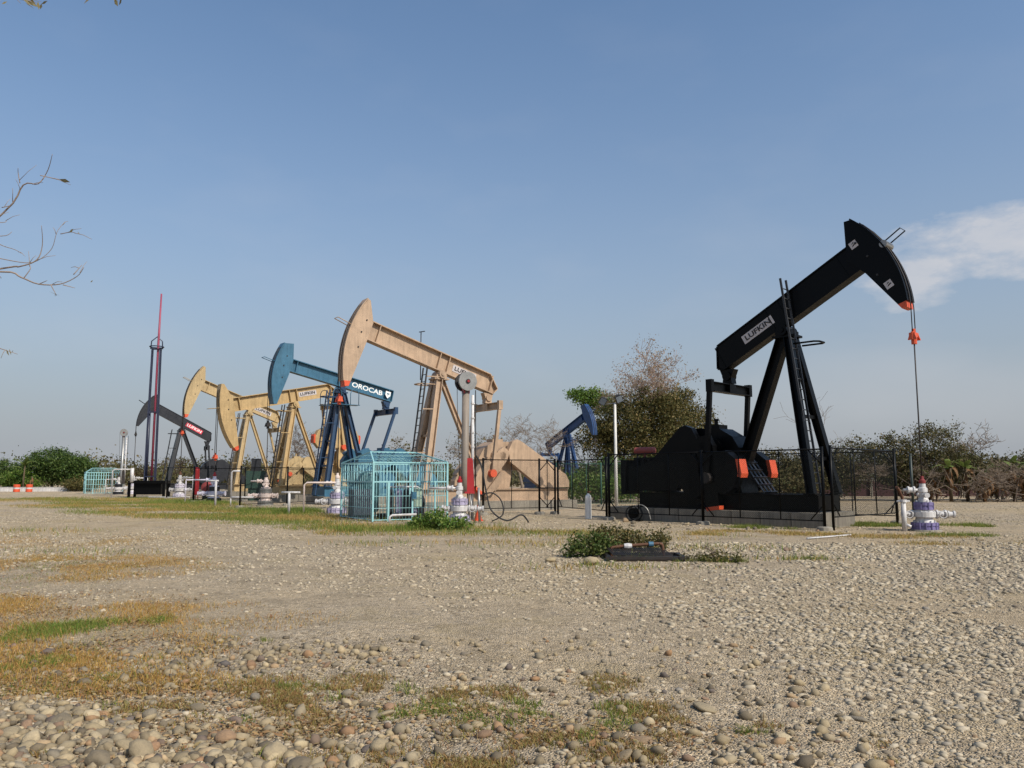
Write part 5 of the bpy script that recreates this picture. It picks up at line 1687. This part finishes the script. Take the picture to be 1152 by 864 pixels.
for i, (x, y, h, lab) in enumerate(((32.2, 56.4, 3.0, 'small pale twiggy shrub before the withered banana plants'), (35.1, 56.6, 3.3, 'pale leafless shrub between banana plants near the right edge'), (38.0, 56.8, 3.0, 'pale tangled shrub at the right end of the hedge'), (29.2, 58.4, 3.6, 'bare grey shrub below the tallest hedge shrub'), (26.4, 58.8, 3.2, 'bare grey shrub behind the chain-link gate'))):
    bare_tree(lab, x, y, h, 350 + i, .06, .95, 5, BARK, minr=.011, trunk=.18, name='bare_shrub')
# the large trees behind the pole
bare_tree('tall pinkish nearly leafless tree rising behind the engine', 12.3, 63, 11.4, 320, .3, .62, 5, paint('pinkish_bark', (150, 122, 108), .9, .4, (110, 88, 74)), 7000, LEAF_P, .012, .3, (3, 4), 'tall_tree', .06, 1.62)
foliage_tree('broad_tree', 'large olive brown tree behind the floodlight pole', 'tree', 8.6, 61, 7.2, .3,
    [(0, 0, 5.2, 2.4, 2.2, 2.0), (-1.9, .3, 4.0, 1.8, 1.6, 1.6), (2.6, .2, 6.0, 2.0, 1.8, 2.1), (3.4, 0, 3.6, 2.2, 2, 2.0), (.5, -.3, 2.8, 2.6, 2, 1.6)], 380, 30, .4, .13, LEAF_O, 321, group=TG, scale=1.62, shell=.35)
foliage_tree('broad_tree', 'brown and olive tree behind the black belt guard', 'tree', 13.0, 64, 7, .24,
    [(0, 0, 6.0, 2.1, 2, 2.3), (1.6, 0, 4.6, 1.9, 1.8, 2.1), (-.5, 0, 3.0, 2.6, 2, 1.8)], 260, 28, .42, .13, LEAF_O, 322, group=TG, scale=1.62, shell=.35)
foliage_tree('feathery_tree', 'light green feathery branch top behind the navy horsehead', 'tree', 6.6, 66, 8.2, .16,
    [(-.3, 0, 7.6, 1.7, 1.2, .75), (1.0, 0, 6.9, 1.6, 1.3, .8), (-1.0, 0, 8.0, 1.2, .8, .3)], 85, 26, .3, .12, LEAF_G, 323, group=TG, scale=1.62, shell=.2)
foliage_tree('leafy_shrub', 'dense dark shrub at the foot of the olive brown tree', 'shrub', 7.0, 58, 3.2, .08,
    [(0, 0, 1.6, 2.6, 1.4, 1.5), (2.8, 0, 1.6, 2, 1.4, 1.4)], 150, 24, .36, .13, LEAF_D, 324, group=TG)
foliage_tree('leafy_shrub', 'sunny green shrub behind the green fence', 'shrub', 5.0, 55, 2.2, .06,
    [(0, 0, 1.1, 2.6, 1.0, .9), (2.6, .4, 1.0, 1.4, 1.0, .8)], 110, 22, .32, .12, LEAF_G, 325, group=TG)
foliage_tree('leafy_shrub', 'low shrub seen between the rear leg and front legs of the black pumpjack', 'shrub', 18.4, 58, 3.6, .08,
    [(0, 0, 2.0, 2.2, 1.6, 1.7), (2.2, .5, 1.6, 1.8, 1.4, 1.3)], 150, 22, .36, .13, LEAF_B, 326, group=TG)
foliage_tree('leafy_shrub', 'small dark bush behind the teal pumpjack gearbox', 'shrub', -15.6, 82, 4.4, .08,
    [(0, 0, 3.2, 1.1, 1, 1.3), (.4, 0, 1.8, 1.5, 1, 1.2)], 80, 20, .32, .13, LEAF_D, 327, group=TG)

# hedge on the right
hz = [(25.6, 60.5, 4.4, 'dense brownish shrub behind the chain-link gate', LEAF_B, [(0, 0, 3.1, 2.0, 1.6, 1.5), (-.9, 0, 1.9, 1.8, 1.5, 1.4)]),
      (28.4, 60, 4.7, 'rounded olive shrub left of the polished rod', LEAF_B, [(0, 0, 3.4, 1.9, 1.5, 1.5), (.6, 0, 2.0, 1.9, 1.5, 1.5)]),
      (31.2, 59.5, 5.5, 'tallest brownish shrub of the hedge, behind the purple wellhead', LEAF_B, [(0, 0, 4.2, 1.9, 1.6, 1.5), (.7, 0, 2.8, 2.0, 1.6, 1.6), (-.4, 0, 1.6, 1.7, 1.4, 1.2)]),
      (22.6, 60.5, 3.6, 'low olive shrub behind the front legs of the black pumpjack', LEAF_B, [(0, 0, 2.2, 1.7, 1.5, 1.5), (-1.2, 0, 1.2, 1.4, 1.2, 1.0)]),
      (34.3, 61, 3.8, 'straggly brown shrub right of the tallest hedge shrub', LEAF_B, [(0, 0, 2.2, 1.6, 1.3, 1.3)]),
      (37.2, 61.5, 3.6, 'straggly dark shrub below the spreading leafless tree', LEAF_B, [(0, 0, 2.0, 1.7, 1.3, 1.3), (1.6, .2, 1.6, 1.5, 1.2, 1.1)]),
      (40.4, 61.5, 3.8, 'brown shrub at the right edge of the picture', LEAF_B, [(0, 0, 2.2, 1.8, 1.3, 1.4)])]
for i, (x, y, h, lab, mt, lb) in enumerate(hz):
    foliage_tree('hedge_shrub', lab, 'shrub', x, y, h, .1, lb, 150, 22, .34, .115, mt, 340 + i, bark=BARK, levels=4, group='hedge along the right side', spread=.8)

def banana(label, x, y, h, seed, green=.5, nleaf=9, L=1.8):
    g = random.Random(seed)
    root = thing('banana_plant', label, 'plant', (x, y, 0), 0, 'banana plants in the hedge')
    MB().tube([(0, 0, 0), (g.gauss(0, .05), 0, h * .5), (g.gauss(0, .12), 0, h * .95)], [.13, .11, .06], 9).build('stem', STEM, root)
    for k in range(nleaf):
        dead = g.random() > green
        a = k * 2.4 + g.uniform(-.4, .4)
        el_ = g.uniform(.5, 1.3) if not dead else g.uniform(-1.1, .5)
        l = L * g.uniform(.7, 1.15)
        z0 = h * (g.uniform(.75, .97) if not dead else g.uniform(.35, .9))
        n = 6
        vs, p = [], Vector((0, 0, z0))
        e = el_
        for i in range(n + 1):
            d = Vector((math.cos(a) * math.cos(e), math.sin(a) * math.cos(e), math.sin(e)))
            s_ = Vector((-math.sin(a), math.cos(a), 0))
            w = .19 * math.sin(math.pi * min(.97, .06 + i / n * .92)) * (1 if not dead else .55)
            sag = Vector((0, 0, -.25 * w))
            vs += [p + s_ * w + sag, p, p - s_ * w + sag]
            p = p + d * (l / n)
            e -= (.22 if not dead else .42) * g.uniform(.7, 1.3)
        fs = []
        for i in range(n):
            o = i * 3
            fs += [(o, o + 1, o + 4, o + 3), (o + 1, o + 2, o + 5, o + 4)]
        MB().add(vs, fs, True).build('leaf', DEADL if dead else BANL, root)
    return root
STEM = paint('banana_stem', (86, 72, 52), .8, .5, (84, 64, 44), 0, 4)
BANL = island('banana_leaf', [(0, (72, 90, 40)), (.5, (96, 112, 52)), (1, (130, 134, 76))], .7, .3)
DEADL = island('dead_banana_leaf', [(0, (116, 84, 54)), (.4, (150, 112, 74)), (.7, (92, 70, 50)), (1, (170, 136, 96))], .85, .25)
bs = [(31.0, 57.2, 3.2, .75, 'yellow green banana plant right behind the purple wellhead'), (32.4, 57.6, 2.9, .5, 'half dead banana plant left of the hedge gap'), (33.4, 57.2, 2.7, .3, 'withered banana plant with brown hanging leaves'),
      (34.6, 57.8, 2.6, .1, 'brown dead banana plant in the middle of the hedge'), (35.6, 57.4, 3.1, .55, 'banana plant with a bright green upright leaf near the right edge'),
      (36.6, 58, 2.7, .2, 'mostly dead banana plant before the leafless tree'), (37.4, 57.5, 2.9, .8, 'green banana plant close to the right edge'), (38.6, 57.8, 2.8, .6, 'banana plant cut by the right edge of the picture'),
      (30.0, 58, 2.4, .2, 'withered banana plant left of the yellow green one'), (36.0, 56.6, 2.2, .0, 'bare banana stem with drooping dead leaves'), (33.0, 56.6, 2.3, .05, 'leaning heap of dead banana leaves'), (39.8, 57.4, 2.9, .6, 'outermost banana plant at the right of the hedge')]
for i, (x, y, h, gr_, lab) in enumerate(bs):
    banana(lab, x, y, h * .9, 400 + i, gr_ * .55, 18, 1.3)
banana('small palm like plant behind the two orange barrels', -62.6, 103.6, 3.4, 430, .8, 12, 2.0)
banana('withered orange brown plant beside the right barrel', -60.8, 102.4, 2.0, 431, .0, 10, 1.3)

# fallen sticks heaped under the hedge
random.seed(77)
m = MB()
for k in range(260):
    x = random.uniform(28.5, 41)
    y = random.uniform(56.2, 60)
    a, e_ = random.uniform(0, 6.28), random.gauss(.5, .5)
    L = random.uniform(.8, 2.4)
    p = Vector((x, y, random.uniform(0, 1.3)))
    d = Vector((math.cos(a) * math.cos(e_), math.sin(a) * math.cos(e_), abs(math.sin(e_))))
    m.tube([p, p + d * L * .5 + Vector((0, 0, -.05)), p + d * L], [.03, .022, .01], 4, caps=False)
tag(m.build('dead_brush', BARK), 'tangle of dead grey sticks under the right hedge', 'brush', None, 'stuff')

# far wood that closes the horizon
g = np.random.default_rng(91)
P = []
for k in range(560):
    a = R(g.uniform(-48, 48))
    d = g.uniform(150, 260)
    x, y = math.sin(a) * d, math.cos(a) * d
    h = g.uniform(2.5, 6.5) * (d / 190)
    q = g.normal(0, 1, (230, 3)) * np.array([2.6, 2.6, h * .24]) + np.array([x, y, h * .5])
    P.append(q)
P = np.concatenate(P)
v, f = leaves(P[P[:, 2] > 0], .3, 92)
tag(soup('far_wood', v, f, LEAF_B), 'distant line of dull green woodland along the horizon', 'wood', None, 'stuff')

BUSHG = island('bush_foliage', [(0, (50, 66, 28)), (.4, (72, 90, 38)), (.75, (94, 104, 50)), (1, (120, 114, 66))], .65, .25)
# small green bushes on the pad
def bush(label, x, y, lobes, n, per, mt, seed, leaf=.035, rad=.1):
    root = thing('low_bush', label, 'bush', (x, y, 0), 0, 'low bushes on the gravel')
    segs, tips = grow(seed, (0, 0, 0), .7, .02, .9, 3, (3, 4), trunk_frac=.3, minr=.003)
    limbs_mesh(segs, BARKD, root)
    P = crown_points(lobes, n, per, rad, seed, .3)
    v, f = leaves(P[P[:, 2] > .01], leaf, seed + 1)
    soup('crown', v, f, mt, root)
bush('bright green leafy bush before the near cage', -2.45, 22.9 + 3.3, [(0, 0, .3, .6, .45, .35), (-.5, 0, .2, .45, .4, .22), (.6, 0, .18, .5, .4, .22)], 90, 34, LEAF_G, 501, .045)
g_ = ground_at(470, 604)
b_ = ground_at(662, 627)
bush('round green bush left of the grated pit', b_.x, b_.y, [(0, 0, .26, .36, .3, .28), (-.25, 0, .14, .3, .25, .16), (.3, .2, .2, .3, .25, .22)], 80, 34, BUSHG, 502, .03, .08)
b_ = ground_at(705, 622)
bush('olive brown weedy bush behind the grated pit', b_.x, b_.y + .4, [(-.3, 0, .26, .6, .4, .3), (.5, 0, .22, .55, .4, .26)], 110, 28, LEAF_O, 503, .03, .09)
b_ = ground_at(805, 632)
bush('low flat weed patch right of the grated pit', b_.x, b_.y, [(0, 0, .06, .6, .3, .1)], 40, 22, LEAF_O, 504, .025, .08)

# tree just outside the left edge whose bare limbs reach into the picture
TW = paint('pale_twig_bark', (146, 128, 114), .9, .4, (80, 66, 56), 0, 9)
root = thing('overhanging_tree', 'bare tree at the left edge whose twigs reach into the sky', 'tree', (-7.2, 6.8, 0), 0)
def rel(px, py, Y):
    return depth_at(px, py, Y) - Vector((-7.2, 6.8, 0))
m = MB().tube([(0, 0, 0), (.05, 0, 1.2), (.2, 0, 2.4), (.25, .05, 3.6), (.5, 0, 5.0), (.8, -.1, 6.4)], [.2, .17, .15, .12, .09, .05], 10)
m.build('trunk', TW, root)
limbs = [
    [(-1e9, 0, 0), (-260, 420, 6.9), (-120, 330, 6.8), (0, 241, 6.7), (24, 207, 6.65), (42, 206, 6.6), (52, 190, 6.6), (61, 175, 6.55)],
    [(24, 207, 6.65), (19, 194, 6.6), (22, 190, 6.6)],
    [(46, 198, 6.6), (62, 200, 6.62), (72, 202, 6.6)],
    [(3, 234, 6.7), (14, 231, 6.7), (16, 227, 6.7)],
    [(-1e9, 0, 1), (-280, 380, 6.5), (-140, 330, 6.5), (0, 301, 6.5), (24, 301, 6.5), (40, 292, 6.45), (46, 275, 6.45), (49, 255, 6.4)],
    [(-20, 286, 6.5), (0, 291, 6.5), (30, 296, 6.48), (44, 292, 6.5), (57, 279, 6.5), (66, 262, 6.5), (72, 249, 6.5)],
    [(66, 262, 6.5), (80, 261, 6.5), (87, 263, 6.5)],
    [(-20, 262, 6.6), (0, 275, 6.55), (15, 280, 6.52), (26, 286, 6.5)],
    [(-15, 266, 6.5), (8, 266, 6.5), (14, 261, 6.5)],
    [(-1e9, 0, 2), (-260, 350, 6.2), (-120, 315, 6.2), (0, 306, 6.2), (26, 313, 6.2), (44, 320, 6.15), (66, 319, 6.1), (85, 310, 6.1), (95, 301, 6.1)],
    [(85, 310, 6.1), (92, 298, 6.1)], [(44, 319, 6.15), (52, 315, 6.1)], [(58, 321, 6.1), (62, 332, 6.1)], [(70, 320, 6.1), (82, 323, 6.1)],
    [(-40, 380, 6.4), (0, 392, 6.4), (10, 395, 6.4), (18, 398, 6.4)],
    [(-1e9, 0, 3), (-200, 60, 6.6), (-100, 10, 6.5), (0, -6, 6.4), (20, -2, 6.4), (40, 2, 6.4)],
    [(0, -6, 6.4), (60, -22, 6.4), (120, -10, 6.4), (132, 0, 6.4)],
    [(-40, 340, 6.6), (-5, 312, 6.6), (4, 314, 6.6)], [(26, 313, 6.2), (34, 302, 6.2), (30, 296, 6.2)], [(-30, 250, 6.6), (2, 250, 6.6), (5, 247, 6.6)],
]
tr = [Vector((.2, 0, 2.4)), Vector((.15, 0, 2.2)), Vector((.12, 0, 2.0)), Vector((.5, 0, 5.0))]
random.seed(5)
for L in limbs:
    pts = []
    for px, py, Y in L:
        pts.append(tr[int(Y)] if px < -1e8 else rel(px, py, Y) + Vector((0, random.uniform(-.03, .03), 0)))
    n = len(pts)
    rs = ([.05, .028, .017] + list(np.linspace(.0075, .002, n - 3))) if L[0][0] < -1e8 else list(np.linspace(.0042, .0018, n))
    # fine side twigs
    for p, q in zip(pts[3 if L[0][0] < -1e8 else 0:-1], pts[4 if L[0][0] < -1e8 else 1:]):
        if random.random() < .75:
            a_ = p.lerp(q, random.uniform(.2, .9))
            d_ = ((q - p).normalized() * .6 + Vector((random.gauss(0, .5), random.gauss(0, .3), random.gauss(.15, .5)))).normalized()
            l_ = random.uniform(.05, .2)
            MB().tube([a_, a_ + d_ * l_ * .5 + Vector((0, 0, .01)), a_ + d_ * l_], [.003, .0022, .0015], 4).build('twig', TW, root)
    MB().tube(smooth_curve(pts, 4), [float(np.interp(i / (4 * (n - 1)), np.linspace(0, 1, n), rs)) for i in range(4 * (n - 1) + 1)], 5).build('branch', TW, root)
LT = island('withered_leaf', [(0, (96, 84, 58)), (.5, (134, 124, 88)), (1, (70, 62, 48))], .8, .3)
def twig_leaf(px, py, Y, s, k=3):
    c = np.array(rel(px, py, Y)[:])
    gg = np.random.default_rng(int(px * 7 + py))
    for i in range(k):
        v, f = leaves(c[None] + gg.normal(0, s * .5, (1, 3)), s, int(px * 13 + py + i), .2, .4)
        soup('leaf', v, f, LT, root)
for a in ((77, 206, 6.6, .03, 2), (86, 263, 6.5, .025, 2), (64, 329, 6.1, .03, 2), (12, 396, 6.4, .03, 3), (36, 3, 6.4, .05, 5), (7, 6, 6.4, .03, 2), (100, 0, 6.4, .03, 1), (132, 2, 6.4, .04, 3), (101, 314, 6.1, .015, 1), (45, 5, 6.4, .04, 3)):
    twig_leaf(*a)
